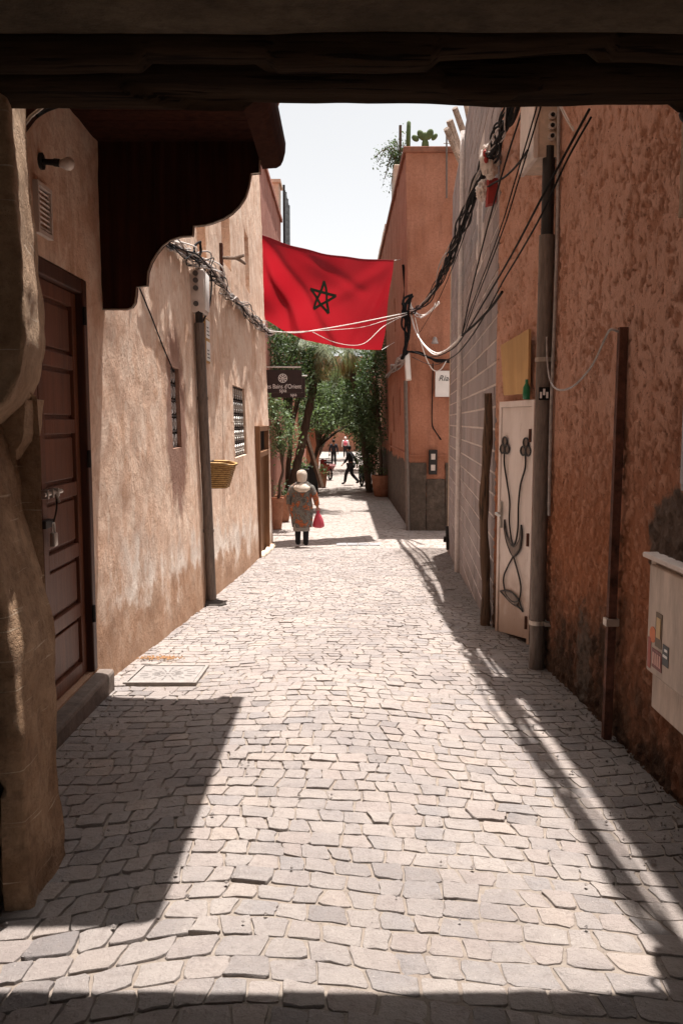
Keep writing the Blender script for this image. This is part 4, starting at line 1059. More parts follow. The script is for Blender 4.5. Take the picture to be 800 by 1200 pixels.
s_ = sticker(3.350, 3.415, z0 + .075, z0 + .16, (.035, .04, .045)); k = MB(); k.box((1.3095, 3.360, z0 + .11), (1.3112, 3.405, z0 + .12)); k.box((1.3095, 3.360, z0 + .135), (1.3112, 3.390, z0 + .145)); k.build('sticker_print', M['letter'], s_)
# steel shutter box at the frame's edge
P0 = atX(796, 575, 1.30); P1 = atX(797, 432, 1.30)
wb = thing('wall_case', 'narrow grey steel case on the orange wall above the cabinet', 'case', (1.33, P0.y - .2, P0.z))
m_ = MB(); m_.box((1.30, P0.y - .42, P0.z), (1.37, P0.y, P1.z), bevel=.006); m_.build('body', simple('grey_paint', (.26, .26, .27), .6, .1, .2, 8, .2), wb)
m_ = MB(); m_.box((1.285, P0.y - .40, P0.z + .03), (1.2995, P0.y - .03, P1.z - .03), bevel=.004); m_.build('door', simple('grey_paint_door', (.34, .34, .36), .6, .1, .2, 8, .2), wb)

# ================================================================== BLOCK WALL
bw = thing('block_wall', 'tall wall of pinkish grey concrete blocks beyond the metal door', 'wall', (1.7, 11.9, g(11.9)))
S0 = np.array([1.335, 7.425]); ddir = np.array([.082, 1.0]); ddir = ddir / np.linalg.norm(ddir); bn = (-float(ddir[1]), float(ddir[0]), 0)
LB = 9.0
SLOT = (1.95, 2.45, 3.2, 4.35, .2)
wall_sheet('mortar', M['mortar'], bw, 0, LB, -1.3, 5.72, lambda u, v: (S0[0] + ddir[0] * u, S0[1] + ddir[1] * u, v), bn, [SLOT], .2, .002)
m_ = MB(); e0 = S0 + ddir * LB
m_.prism([(S0[0] + .03, S0[1], -1.3), (e0[0] + .03, e0[1] - .01, -1.3), (e0[0] + 3.5, e0[1] - .3, -1.3), (S0[0] + 3.5, S0[1], -1.3)], (0, 0, 7.0)); m_.build('wall_core', M['mortar'], bw)
bh, bl, ct = .193, .40, .022
tmp = MB(); tmp.box((0, -.03, 0), (bl - ct, .007, bh - ct), bevel=.004)
ang = math.atan2(ddir[1], ddir[0])
items = []
rng = random.Random(5)
for r_ in range(37):
    z = -1.25 + r_ * bh; u = -(bl / 2) * (r_ % 2)
    while u < LB - .05:
        ua, ub = max(u, 0.0), min(u + bl - ct, LB - .012)
        yy = S0[1] + ddir[1] * (ua + ub) / 2
        inslot = ub > SLOT[0] and ua < SLOT[1] and z + bh > SLOT[2] and z < SLOT[3]
        if ub - ua > .06 and z + bh > g(yy) and z + bh < 5.75 and not inslot:
            items.append((ua, ub, z, yy))
        u += bl
_me = {}
def block_mesh(wd):
    k = round(wd, 2)
    if k not in _me:
        b_ = MB(); b_.box((0, -.03, 0), (wd, .006, bh - ct), bevel=.004)
        me = bpy.data.meshes.new('block'); me.from_pydata(b_.v, [], b_.f); me.materials.append(M['block'])
        at = me.attributes.new('rnd', 'FLOAT', 'FACE'); at.data.foreach_set('value', np.zeros(len(me.polygons), np.float32)); _me[k] = me
    return _me[k]
def appears(it):
    ua, ub, z, yy = it; X = S0[0] + ddir[0] * (ua + ub) / 2
    dep = yy * _c - (z - EYE) * _s; py = 600 - 1000 * (yy * _s + (z - EYE) * _c) / dep
    vis = 120 < py < 760
    return (1.0 if vis else 0.0) / yy ** 2
items.sort(key=lambda q: -appears(q))
base = wloc(bw)
for (ua, ub, z, yy) in items[:300]:
    o = bpy.data.objects.new('block', block_mesh(ub - ua)); col.objects.link(o); o.parent = bw
    off = rng.gauss(0, .0015)
    p_ = S0 + ddir * ua; o.location = Vector((p_[0] + bn[0] * off, p_[1] + bn[1] * off, z)) - base; o.rotation_euler = (0, 0, ang)
mb = MB(); rr = []; ca, sa = math.cos(ang), math.sin(ang)
for (ua, ub, z, yy) in items[300:]:
    p_ = S0 + ddir * ua; off = rng.gauss(0, .0015); t_ = MB(); t_.box((0, -.03, 0), (ub - ua, .006 + off, bh - ct))
    mb.add([(p_[0] + ca * q[0] - sa * q[1], p_[1] + sa * q[0] + ca * q[1], z + q[2]) for q in t_.v], t_.f); rr += [rng.random()] * len(t_.f)
kind(mb.build('blocks', M['block'], bw, rnd=rr), 'stuff')
def bpt(u, v, off=0.0): return Vector((S0[0] + ddir[0] * u + bn[0] * off, S0[1] + ddir[1] * u + bn[1] * off, v))
m_ = MB(); m_.tube([bpt(5.2 + .03 * math.sin(z * 2), z, .03) for z in np.linspace(-1.0, 5.6, 20)], .045, 8); m_.build('mortar_strip', M['mortar'], bw, smooth=True)
m_ = MB(); m_.prism([bpt(LB - .001, -1.2, -.05), bpt(LB - .001, -1.2, .02), bpt(LB + .09, -1.2, .02), bpt(LB + .09, -1.2, -.05)], (0, 0, 5.9)); m_.build('end_render', M['cream'], bw)
m_ = MB(); m_.tube([bpt(8.6, .0 - .9, .03), bpt(8.6, -.45, .05)], .03, 8); m_.box(tuple(bpt(8.6, -.70, .05) - Vector((.06, .05, .05))), tuple(bpt(8.6, -.70, .05) + Vector((.02, .05, .05))))
tag(m_.build('standpipe', M['iron']), 'small dark tap at the foot of the block wall end', 'tap')
# timbers leaning out over the block wall top
for k, (a, b_, r_) in enumerate((((527, 143), (547, 205), .075), ((523, 152), (540, 190), .06), ((533, 128), (551, 178), .06), ((545, 118), (556, 170), .05))):
    P0, P1 = atY(*a, 15.4 - k * .5), atY(*b_, 15.8 - k * .5); m_ = MB()
    dv = (P1 - P0); sd = Vector((.9, .1, .3)).normalized()
    P0 -= dv * .03; P1 += dv * .15; m_.tube([P0, P0 + dv * .5, P1], [r_ * .9, r_, r_], 6)
    tag(m_.build('leaning_timber', M['oldwood']), ('longest', 'shortest', 'second longest', 'thinnest')[k] + ' weathered grey timber leaning out over the block wall top', 'timber', 'timbers over the block wall')

# ================================================================== ORANGE HOUSE at the corner
oh = thing('corner_house', 'orange plastered corner house with dark roughcast foot and rooftop cacti', 'house', (4, 28, g(21)))
gx = g(21.0); Xc = 1.735; leanO = .024
xo_ = lambda v: Xc - leanO * np.maximum(0, np.asarray(v, float) - gx)
OTOP = 7.85
wall_sheet('front_wall', M['orange'], oh, 0, 3.2, gx - .3, OTOP, lambda u, v: (xo_(v) + u, 21.0 + 0 * u, v), (0, -1, 0), (), .1, .02)
SW = [(24.2, 24.7, 1.7, 2.5, .12), (27.2, 27.8, 1.2, 2.3, .12), (28.6, 29.6, gx - .05, 1.15, .2), (25.8, 26.3, 4.2, 5.2, .12), (31.0, 31.6, 3.5, 4.8, .12)]
wall_sheet('street_wall', M['orange'], oh, 21.0, 36.0, gx - .4, OTOP, lambda u, v: (xo_(v), u, v), (-1, 0, 0), SW, .14, .02)
m_ = MB(); m_.box((2.2, 21.4, gx - .3), (7, 35.9, OTOP - .05)); m_.build('house_mass', M['orange'], oh)
m_ = MB(); xt = float(xo_(OTOP)); m_.box((xt - .06, 20.94, OTOP), (5.0, 21.3, OTOP + .14), bevel=.02); m_.box((xt - .06, 21.302, OTOP), (xt + .35, 36.0, OTOP + .14), bevel=.02); m_.build('parapet_cap', simple('dark_parapet', (.22, .09, .055), .9, 0, .3, 6, .4), oh)
# roughcast foot
hd = 1.68
def dado_p(u, v): return (Xc - .03 + u, 20.965 + 0 * u, v)
for (a, b_, zt2) in ((0.0, .40, gx + hd), (.40, .86, gx + hd - .40), (.86, 3.2, gx + hd)):
    rough_block('roughcast_foot', M['dado'], oh, (Xc - .05 + a, 20.93, gx - .2), (Xc - .05 + b_, 21.02, zt2), (.07, .08, .07), .022, 7, 22)
rough_block('roughcast_foot', M['dado'], oh, (Xc - .045, 21.03, gx - .2), (Xc + .02, 36.0, gx + hd), (.08, .16, .10), .016, 5, 23)
m_ = MB(); m_.box((Xc - .09, 20.955, gx + 1.83), (Xc + 3.1, 20.995, gx + 1.87)); m_.box((Xc - .075, 21.1, gx + 1.83), (Xc - .035, 36, gx + 1.87)); m_.build('string_course', M['orange'], oh)
for s_ in SW:
    m_ = MB(); xx = float(xo_(s_[2])) + s_[4] - .01
    if s_[2] < 0: m_.box((xx - .07, s_[0] + .01, s_[2] + .02), (xx - .03, s_[1] - .01, s_[3] - .01)); m_.build('side_door', M['cream'], oh)
    else: m_.box((xx - .06, s_[0] + .01, s_[2] + .01), (xx - .04, s_[1] - .01, s_[3] - .01)); m_.build('window', M['glass_dark'], oh)
# meter in niche on the front
P0, P1 = atY(502, 556, 20.9), atY(512, 527, 20.9)
mt = thing('intercom_panel', 'black framed meter panel with two pale dials on the orange corner house', 'meter', (P0.x, 20.9, P0.z))
m_ = MB(); m_.box((P0.x, 20.86, P0.z), (P1.x, 20.97, P1.z), bevel=.01); m_.build('case', M['iron'], mt)
for fz in (.28, .72):
    m_ = MB(); z = P0.z + (P1.z - P0.z) * fz; m_.box((P0.x + .05, 20.85, z - .07), (P1.x - .05, 20.8595, z + .07)); m_.build('dial', M['utility'], mt)
# white sign
P0, P1 = atY(509.5, 465, 20.9), atY(530, 434.5, 20.9)
ws = thing('white_sign', 'white board with dark script lettering on the orange corner house', 'sign', (P0.x, 20.9, P0.z))
m_ = MB(); m_.box((P0.x, 20.88, P0.z), (P0.x + .95, 20.95, P1.z), bevel=.006); m_.build('board', M['whitesign'], ws)
place_text('Riad', .19, 'lettering', M['ink'], ws, (P0.x + .24, 20.875, P0.z + .44), (R(90), 0, 0), shear=.3)
# corner pipe and boxes
b = thing('corner_pipe', 'slim grey pipe on the corner of the orange house below a meter box', 'pipe', (Xc - .10, 20.9, gx)); 
m_ = MB(); m_.tube([(Xc - .10 - leanO * 1.0 * t, 20.88, gx + .02 + t) for t in np.linspace(0, 3.65, 8)], .05, 10); m_.build('pipe', M['pipe'], b, smooth=40)
P0 = atY(474, 446, 20.8); P1 = atY(481, 413, 20.8)
b = thing('corner_junction_box', 'pale slanted junction box on the corner of the orange house', 'junction box', P0)
m_ = MB(); m_.box((P0.x, 20.78, P0.z), (P1.x, 20.95, P1.z), rot=(0, R(-4), 0), bevel=.015); m_.build('case', M['utility'], b)
m_ = MB(); m_.box((P0.x + .02, 20.765, P0.z + .04), (P1.x - .02, 20.779, P1.z - .04), rot=(0, R(-4), 0)); m_.build('lid', M['whitesign'], b)
p = atY(509, 399, 20.85)
b = thing('wall_spotlight', 'small grey bell shaped lamp on the orange corner house', 'lamp', p)
m_ = MB(); m_.lathe(p - Vector((0, .05, .08)), [(.085, 0), (.08, .03), (.055, .09), (.045, .14), (.02, .16)], 12); m_.build('shade', M['greycable'], b, smooth=40)
m_ = MB(); m_.tube([p + Vector((0, -.05, .06)), p + Vector((0, .16, .06))], .02, 6); m_.build('arm', M['iron'], b)
# roof tower and neighbour
m_ = MB(); m_.box((1.62, 27.4, OTOP - .3), (2.15, 28.6, 9.45), bevel=.03); tag(m_.build('roof_planter', M['cream']), 'tall cream masonry planter on the roof edge of the corner house', 'planter')
for k, (x0, y0, y1, zt2) in enumerate(((1.78, 36.2, 44, 9.6), (1.98, 44.2, 60, 9.0))):
    b = thing('cream_house', ('nearer cream house beyond the orange corner house' if k == 0 else 'farthest cream house along the right of the street'), 'house', (4, (y0 + y1) / 2, g(y0)))
    ops = [(y0 + 1.2 + 2.2 * q, y0 + 1.8 + 2.2 * q, zz, zz + 1.2, .15) for q in range(3) for zz in (3.2, 6.2)]
    wall_sheet('wall', M['cream'] if k == 0 else M['red'], b, y0, y1, -1.7, zt2, lambda u, v: (x0 + 0 * u, u, v), (-1, 0, 0), ops, .25, .02)
    m_ = MB(); m_.box((x0 + .2, y0 + .05, -1.7), (7, y1 - .05, zt2 - .03)); m_.box((x0, y0 - .08, -1.7), (7, y0 + .045, zt2 + .01)); m_.build('house_mass', M['cream'] if k == 0 else M['red'], b)
    for q, o_ in enumerate(ops):
        m_ = MB(); m_.box((x0 + .10, o_[0] + .01, o_[2] + .01), (x0 + .13, o_[1] - .01, o_[3] - .01)); m_.build('window', M['glass_dark'], b)

# ================================================================== LEFT FAR HOUSES
def plain_house(name, label, mat, x0, y0, y1, zt, ops, depth=5.0):
    b = thing(name, label, 'house', (x0 - 2, (y0 + y1) / 2, g(y0)))
    wall_sheet('wall', mat, b, y0, y1, -1.8, zt, lambda u, v: (x0 - .01 * np.maximum(0, v) + 0 * u, u, v), (1, 0, 0), ops, .2, .02)
    m_ = MB(); m_.box((x0 - depth, y0 + .02, -1.8), (x0 - .25, y1 - .02, zt - .03)); m_.build('house_mass', mat, b)
    m_ = MB(); m_.box((x0 - depth, y0, zt - .02), (x0 - .02, y1, zt + .10)); m_.build('parapet', mat, b)
    for o_ in ops:
        m_ = MB(); m_.box((x0 - o_[4] - .08, o_[0] + .01, o_[2] + .01), (x0 - o_[4] - .06, o_[1] - .01, o_[3] - .01)); m_.build('window', M['glass_dark'], b)
    return b
plain_house('red_house', 'tall red plastered house behind the flag beyond the ochre house', M['red'], -2.12, 18.0, 32.0, 8.75, [(22, 22.8, 4.0, 5.4, .12)])
hp = plain_house('salmon_house', 'lower salmon house standing behind the trees on the left', M['orange'], -2.2, 32.2, 45, 7.4, [(35, 35.7, 2.5, 3.8, .12), (39, 39.7, 2.5, 3.8, .12)])
plain_house('brown_house', 'farthest brownish house on the left of the street', M['red'], -2.4, 45.3, 70, 6.8, [(50, 50.8, 2.5, 3.8, .12), (56, 56.8, 2.5, 3.8, .12)])
fb = thing('end_house', 'orange house closing the far end of the street', 'house', (0, 92, g(92)))
wall_sheet('wall', M['orange'], fb, -9, 9, -2.5, 8.5, lambda u, v: (u, 92 + 0 * u, v), (0, -1, 0), [(-3 + 2.5 * q, -2 + 2.5 * q, 3, 4.6, .2) for q in range(3)], .4, .03)
m_ = MB(); m_.box((-9, 92.3, -2.5), (9, 97, 8.45)); m_.build('house_mass', M['orange'], fb)
# chimney block and lattice screen on the roofs
m_ = MB(); m_.box((-2.5, 30.6, 8.8), (-2.16, 31.5, 9.75), bevel=.02); m_.box((-2.55, 30.5, 9.752), (-2.1, 31.6, 9.86)); tag(m_.build('chimney_stack', M['cream']), 'small pale chimney stack on the red house roof', 'chimney')
ls = thing('lattice_screen', 'dark lattice balcony screen standing on the roof beyond the red house', 'screen', (-2.1, 34.0, 7.5))
for q in (32.5, 33.5, 34.5, 35.5):
    m_ = MB(); m_.box((-2.16, q, 7.5), (-2.08, q + .08, 10.2)); m_.build('post', M['iron'], ls)
m_ = MB()
for q in range(-12, 16):
    y_ = 32.5 + q * .26
    for sg in (1, -1):
        a = Vector((-2.12 + .012 * sg, y_, 7.6)); c = Vector((-2.12 + .012 * sg, y_ + sg * 2.5, 10.1))
        pts = [a + (c - a) * t for t in np.linspace(0, 1, 13)]; pts = [p_ for p_ in pts if 32.52 <= p_.y <= 35.6]
        if len(pts) > 1: m_.tube([pts[0], pts[-1]], .03, 4)
m_.build('lattice', M['iron'], ls)
m_ = MB(); m_.box((-2.6, 32.6, 7.5), (-2.45, 35.4, 9.9)); m_.build('backing', M['cream'], ls)
# ================================================================== FLAG
TL, TR, BR, BL = atY(303, 275, 18.3), atY(462, 305, 20.0), atY(447, 410, 20.8), atY(303, 373, 19.3)
def flag_pt(u, v):
    """u along 0..1, v down 0..1"""
    p_ = (TL * (1 - u) + TR * u) * (1 - v) + (BL * (1 - u) + BR * u) * v
    sag = -.14 * 4 * u * (1 - u) * (1 - .3 * v) - .12 * math.sin(math.pi * u) * v
    p_ = p_ + Vector((0, 0, sag))
    dgl = u * .9 + v * .75
    wv = .13 * math.sin(math.pi * u) * math.sin(math.pi * v) * 1.6 + .035 * math.sin(u * 23 + 3 * v) * (1 - v) ** 2 + .085 * math.sin(dgl * 10 + 1.2 * math.sin(u * 4)) * (v ** .7) * (1 - u * .5) + .025 * math.sin(u * 16 + v * 7) * v + .05 * math.sin((v - u * u) * 8) * (1 - u)
    for (a0, b0, a1, b1, am, wd) in ((0, 0, .55, 1.0, .10, .05), (0, .12, .38, 1.0, -.09, .045), (0, .3, .24, 1.0, .08, .04), (1, 0, .72, 1.0, .07, .05), (1, 0, .45, .55, -.05, .06), (.2, 0, .75, .35, .03, .05)):
        ex, ey = a1 - a0, b1 - b0; L2 = ex * ex + ey * ey; tt = max(0, min(1, ((u - a0) * ex + (v - b0) * ey) / L2))
        dd_ = math.hypot(u - a0 - ex * tt, v - b0 - ey * tt); wv += am * math.exp(-(dd_ / wd) ** 2) * min(1, tt * 3 + .1)
    nn = Vector((TR.y - TL.y, -(TR.x - TL.x), 0)).normalized()
    return p_ + nn * wv
def flag_n(u, v):
    e = .01; a = flag_pt(min(1, u + e), v) - flag_pt(max(0, u - e), v); b = flag_pt(u, min(1, v + e)) - flag_pt(u, max(0, v - e))
    n = a.cross(b).normalized(); return n if n.y < 0 else -n
fl = thing('national_flag', 'large red flag with a green star strung across the street', 'flag', BL + Vector((1.4, 1.5, 0)))
m_ = MB(); NU, NV = 60, 40
m_.v = [tuple(flag_pt(i / NU, j / NV)) for i in range(NU + 1) for j in range(NV + 1)]
m_.f = [(i * (NV + 1) + j, (i + 1) * (NV + 1) + j, (i + 1) * (NV + 1) + j + 1, i * (NV + 1) + j + 1) for i in range(NU) for j in range(NV)]
m_.build('cloth', M['flag'], fl, smooth=True)
su, sv, sr = .44, .50, .185
AR = (TR - TL).length / (BL - TL).length * .95
tips = [(su + sr / AR * math.sin(R(72 * k)) * 1.0, sv - sr * math.cos(R(72 * k))) for k in range(5)]
m_ = MB()
for k in range(5):
    a, b = tips[k], tips[(k + 2) % 5]
    for side in (1, -1):
        L = []; n_ = 14
        dx, dy = b[0] - a[0], b[1] - a[1]; ln = math.hypot(dx * AR, dy); px_, py_ = -dy / ln / AR * .014, dx * AR / ln * .014
        vs = []
        for q in range(n_ + 1):
            t = q / n_; u, v = a[0] + dx * t, a[1] + dy * t
            for sg in (-1, 1):
                uu_, vv_ = u + px_ * sg, v + py_ * sg; vs.append(flag_pt(uu_, vv_) + flag_n(uu_, vv_) * (.006 + .0012 * k) * side)
        m_.add(vs, [(2 * q, 2 * q + 1, 2 * q + 3, 2 * q + 2) for q in range(n_)])
m_.build('star', M['star'], fl)
m_ = MB(); m_.tube([flag_pt(u, 0) for u in np.linspace(0, 1, 30)], .012, 6); m_.build('hem', M['flag'], fl)
m_ = MB(); m_.tube([TR, atY(469, 304, 23.2)], .008, 5); m_.tube([BR, BR + Vector((.35, .8, .25))], .006, 5); m_.build('guy_line', M['whitecable'], fl)
m_ = MB(); m_.tube([TL, TL + Vector((-.36, .25, .1))], .008, 5); m_.build('guy_line', M['whitecable'], fl)

# ================================================================== CABLES
def cable(name, label, pts, r, mat, strands=1, spread=0.0, seed=1, per=10, n=6, group=None):
    c = catmull(pts, per); m_ = MB(); rng = random.Random(seed)
    for k in range(strands):
        ph, ph2, f1, f2 = rng.uniform(0, 6.3), rng.uniform(0, 6.3), rng.uniform(.04, .38), rng.uniform(.03, .34)
        rs = r * rng.uniform(.7, 1.15) if strands > 1 else r
        if strands > 1:
            q = [p_ + Vector((math.cos(ph + i * f1), .3 * math.sin(i * .3 + ph), math.sin(ph2 + i * f2))) * spread * (.75 + .6 * math.sin(i * .11 + ph) + .25 * math.sin(i * .37 + ph2)) for i, p_ in enumerate(c)]
        else: q = c
        m_.tube(q, rs, n)
    return tag(m_.build(name, mat, smooth=True), label, 'cable', group)
B1 = [(1.24, 2.75, 4.15), (1.24, 4.4, 4.25), atY(603, 118, 6.1), atY(587, 160, 6.8), atY(570, 193, 7.6), atY(550, 240, 9.0), atY(534, 282, 10.6), atY(519, 318, 12.6), atY(505, 346, 15.2), atY(491, 361, 18.2), atY(481, 366, 20.7)]
cable('cable_bundle', 'thick twisted bundle of black cables running above the block wall', B1, .010, M['blackplastic'], 13, .042, 3, 12)
cable('cable_bundle', 'few grey cables wound into the thick black bundle', [Vector(p_) + Vector((-.03, -.02, .01)) for p_ in B1], .006, M['greycable'], 3, .045, 5, 12)
cable('cable_bundle', 'tangle of white cables at the corner of the orange house', [atY(512, 357, 19.2), atY(502, 367, 19.8), atY(492, 369, 20.3), atY(484, 364, 20.7), atY(479, 352, 20.8)], .012, M['whitecable'], 5, .045, 9, 8)
B2 = [atY(690, 128, 4.62), atY(662, 180, 4.9), atY(632, 236, 5.25), atY(607, 284, 6.0), atY(588, 318, 6.7), atY(566, 355, 7.9), atY(545, 390, 9.2), atY(528, 410, 12.2), atY(505, 418, 16.5), atY(482, 411, 20.7)]
cable('overhead_cable', 'upper of two black cables sagging from the rough orange wall top', B2, .008, M['blackplastic'])
cable('overhead_cable', 'lower of two black cables sagging from the rough orange wall top', [p_ + Vector((.01, 0, -.04 - .012 * i + .02 * math.sin(i * 2.1))) for i, p_ in enumerate(B2)], .0065, M['blackplastic'])
B3 = [atY(630, 120, 5.15), atY(617, 165, 5.45), atY(603, 212, 5.85), atY(588, 262, 6.4), atY(570, 312, 7.4), atY(551, 362, 8.8), atY(541, 392, 9.6)]
cable('overhead_cable', 'left of two thin black cables passing in front of the right junction box', B3, .005, M['blackplastic'])
cable('overhead_cable', 'right of two thin black cables passing in front of the right junction box', [p_ + Vector((.03, .01, .02)) for p_ in B3], .005, M['blackplastic'])
cable('overhead_cable', 'thin black cable beside the thick bundle dropping past the rubbish bag', [atY(612, 128, 5.9), atY(592, 190, 6.6), atY(575, 250, 7.4), atY(562, 300, 8.2), atY(551, 345, 9.0), atY(541, 392, 9.6)], .007, M['blackplastic'])
cable('overhead_cable', 'thin black cable from the right junction box to the rubbish bag', [atY(618, 176, 5.5), atY(604, 195, 6.2), atY(590, 208, 6.8), atY(574, 217, 7.5), atY(552, 232, 9.0)], .008, M['blackplastic'])
cable('overhead_cable', 'thin wire hanging under the thick bundle toward the corner house', [atY(560, 226, 8.3), atY(535, 300, 11), atY(513, 352, 15), atY(495, 384, 19), atY(488, 394, 20.6)], .006, M['blackplastic'])
cable('overhead_cable', 'white cable sagging from the corner house to the block wall', [atY(481, 368, 20.7), atY(486, 388, 20.3), atY(497, 406, 19), atY(510, 414, 17), atY(523, 411, 13.8), atY(536, 399, 10.8), atY(541, 393, 9.6)], .014, M['whitecable'], 2, .016, 2)
cable('overhead_cable', 'black end of the sagging cable running up the block wall', [atY(541, 393, 9.6), atY(556, 380, 8.6), atY(575, 360, 7.5), atY(588, 342, 6.9)], .012, M['blackplastic'])
cable('overhead_cable', 'thin white wire looping down to the white sign', [atY(486, 372, 20.6), atY(492, 398, 20.6), atY(500, 422, 20.6), atY(508, 434, 20.7), atY(516, 433, 20.7), atY(523, 422, 20.7)], .013, M['whitecable'])
cable('overhead_cable', 'white wire crossing the street below the flag', [(lx(17.7, 3.4) + .02, 17.75, atY(316, 387, 17.7).z), atY(345, 390, 18.0), atY(375, 386, 18.3), atY(410, 380, 18.7), atY(445, 373, 19.2), atY(479, 366, 20.8)], .012, M['whitecable'])
cable('overhead_cable', 'thin pale wire crossing the street just under the white one', [(lx(17.7, 3.4) + .02, 17.78, atY(316, 389, 17.7).z), atY(362, 388, 18.1), atY(420, 384, 18.8), atY(450, 376, 19.2), atY(479, 368, 20.8)], .006, M['whitecable'])
cable('overhead_cable', 'thin pale wire curving below the lower right of the flag', [atY(366, 389, 18.15), atY(395, 402, 18.5), atY(425, 403, 18.9), atY(450, 382, 19.4), atY(479, 367, 20.8)], .007, M['whitecable'])
cable('wall_wire', 'thin wire looping from the rusty post top to the thick pipe', [Vector((1.31, 4.11, zt_ - .02)), atY(714, 387, 4.12), atY(706, 402, 4.25), atY(692, 430, 4.5), atY(672, 452, 4.85), atY(655, 457, 5.1), atY(645, 448, 5.35), atY(641, 425, 5.45), atY(640, 395, 5.5)], .006, M['greycable'])
cable('wall_wire', 'pale wire slanting down the rough orange wall top', [atY(655, 122, 4.9), atY(664, 140, 4.95), atY(672, 153, 4.98)], .008, M['whitecable'])
cable('wall_wire', 'thin dark wire slanting down the ochre wall to the narrow grille', [atX(164, 338, -1.44), atX(178, 372, -1.445), atX(192, 408, -1.46), atX(204, 436, -1.475)], .006, M['blackplastic'])
LBp = [(150, 255), (178, 272), (202, 288), (222, 300), (243, 311), (258, 331), (272, 349), (287, 364), (300, 377), (311, 386), (318, 392)]
LBp = [atX(px, py, -1.475 - .006 * i) for i, (px, py) in enumerate(LBp)]
cable('wall_cable_bundle', 'thick bundle of tangled grey cables slung along the ochre wall', LBp, .009, M['greycable'], 14, .06, 12, 14)
cable('wall_cable_bundle', 'black cables tangled among the grey bundle on the ochre wall', [p_ + Vector((.02, 0, -.03)) for p_ in LBp], .008, M['blackplastic'], 5, .06, 14, 14)
cable('wall_cable_bundle', 'pale cables on top of the grey bundle on the ochre wall', [p_ + Vector((.03, -.02, .03)) for p_ in LBp], .008, M['whitecable'], 3, .045, 16, 12)
cable('wall_wire', 'loose cable loop standing up from the bundle above the left junction box', [atX(228, 303, -1.46), atX(230, 289, -1.45), atX(234, 285, -1.44), atX(235, 296, -1.44), atX(230, 306, -1.45)], .012, M['blackplastic'], 2, .012, 3)
cable('wall_wire', 'black cable hanging from the bundle into the left junction box', [atX(246, 313, -1.46), atX(248, 335, -1.45), atX(245, 360, -1.45), atX(238, 376, -1.45)], .010, M['blackplastic'])
cable('corner_cables', 'thick black cables coming down the corner of the orange house', [atY(480, 350, 20.75), atY(476, 356, 20.72), atY(475, 372, 20.7), atY(478, 392, 20.7), atY(474, 410, 20.7), atY(471, 420, 20.75)], .03, M['blackplastic'], 6, .07, 31, 8)
cable('corner_cables', 'black cables running along the corner house front above the white sign', [atY(476, 412, 20.75), atY(490, 414, 20.78), atY(502, 419, 20.8), atY(514, 422, 20.8), atY(530, 424, 20.8)], .02, M['blackplastic'], 4, .03, 33, 8)
cable('corner_cables', 'grey and black cables from the corner box back along the street wall', [atY(472, 420, 20.8), atX(466, 426, 1.55), atX(459, 434, 1.55), atX(452, 441, 1.55)], .03, M['greycable'], 5, .07, 35, 8)
cable('corner_cables', 'black conduit running up the street side of the corner house', [atX(474, 372, 1.63), atX(474, 340, 1.60), atX(473.6, 312, 1.57)], .03, M['blackplastic'], 2, .03, 36, 8)
cable('corner_cables', 'thin black wire hanging on the corner house front to its foot', [atY(507, 425, 20.92), atY(506, 470, 20.92), atY(506, 495, 20.92), atY(510, 506, 20.9), atY(516, 515, 20.9)], .014, M['blackplastic'], 2, .012, 37, 8)

# rubbish bag caught on the cables
def crumple(name, mat, label, cat, ctr, rad, seed, amp=.35, parent=None):
    bm = bmesh.new(); bmesh.ops.create_icosphere(bm, subdivisions=4, radius=1.0)
    co = np.array([v.co for v in bm.verts]); d = 1 - np.abs(fbm(co[:, 0] * 2.4, co[:, 1] * 2.4, co[:, 2] * 2.4, seed, 4)) * amp * 2
    co = co * d[:, None] * np.array(rad) + np.array(ctr); f = [[v.index for v in q.verts] for q in bm.faces]; bm.free()
    m_ = MB(); m_.v = [tuple(q) for q in co]; m_.f = [tuple(q) for q in f]; o = m_.build(name, mat, parent, smooth=35); return tag(o, label, cat) if label else o
c1 = atY(574, 187, 7.45); c2 = atY(566, 223, 7.75); c3 = atY(576, 221, 7.6)
tb = crumple('plastic_bag', M['whiteplastic'], 'crumpled white plastic bag caught on the thick cable bundle', 'bag', c1, (.09, .10, .17), 5)
for k in range(2):
    pk = crumple('red_print', M['redcard'], None, None, c1 + Vector((-.055 + .01 * k, -.07, .03 - .05 * k)), (.020, .022, .032), 8 + k, .2, tb)
crumple('plastic_bag', M['whiteplastic'], 'dirty clear plastic bag hanging beside the red carton', 'bag', c2, (.075, .09, .10), 15)
m_ = MB(); m_.prism([c3 + Vector(q) for q in ((-.035, 0, -.13), (.04, 0, -.11), (.055, 0, .09), (-.03, 0, .09))], (0, .12, 0))
tag(m_.build('red_carton', M['redcard']), 'small dark red carton caught under the white bag on the cables', 'carton')

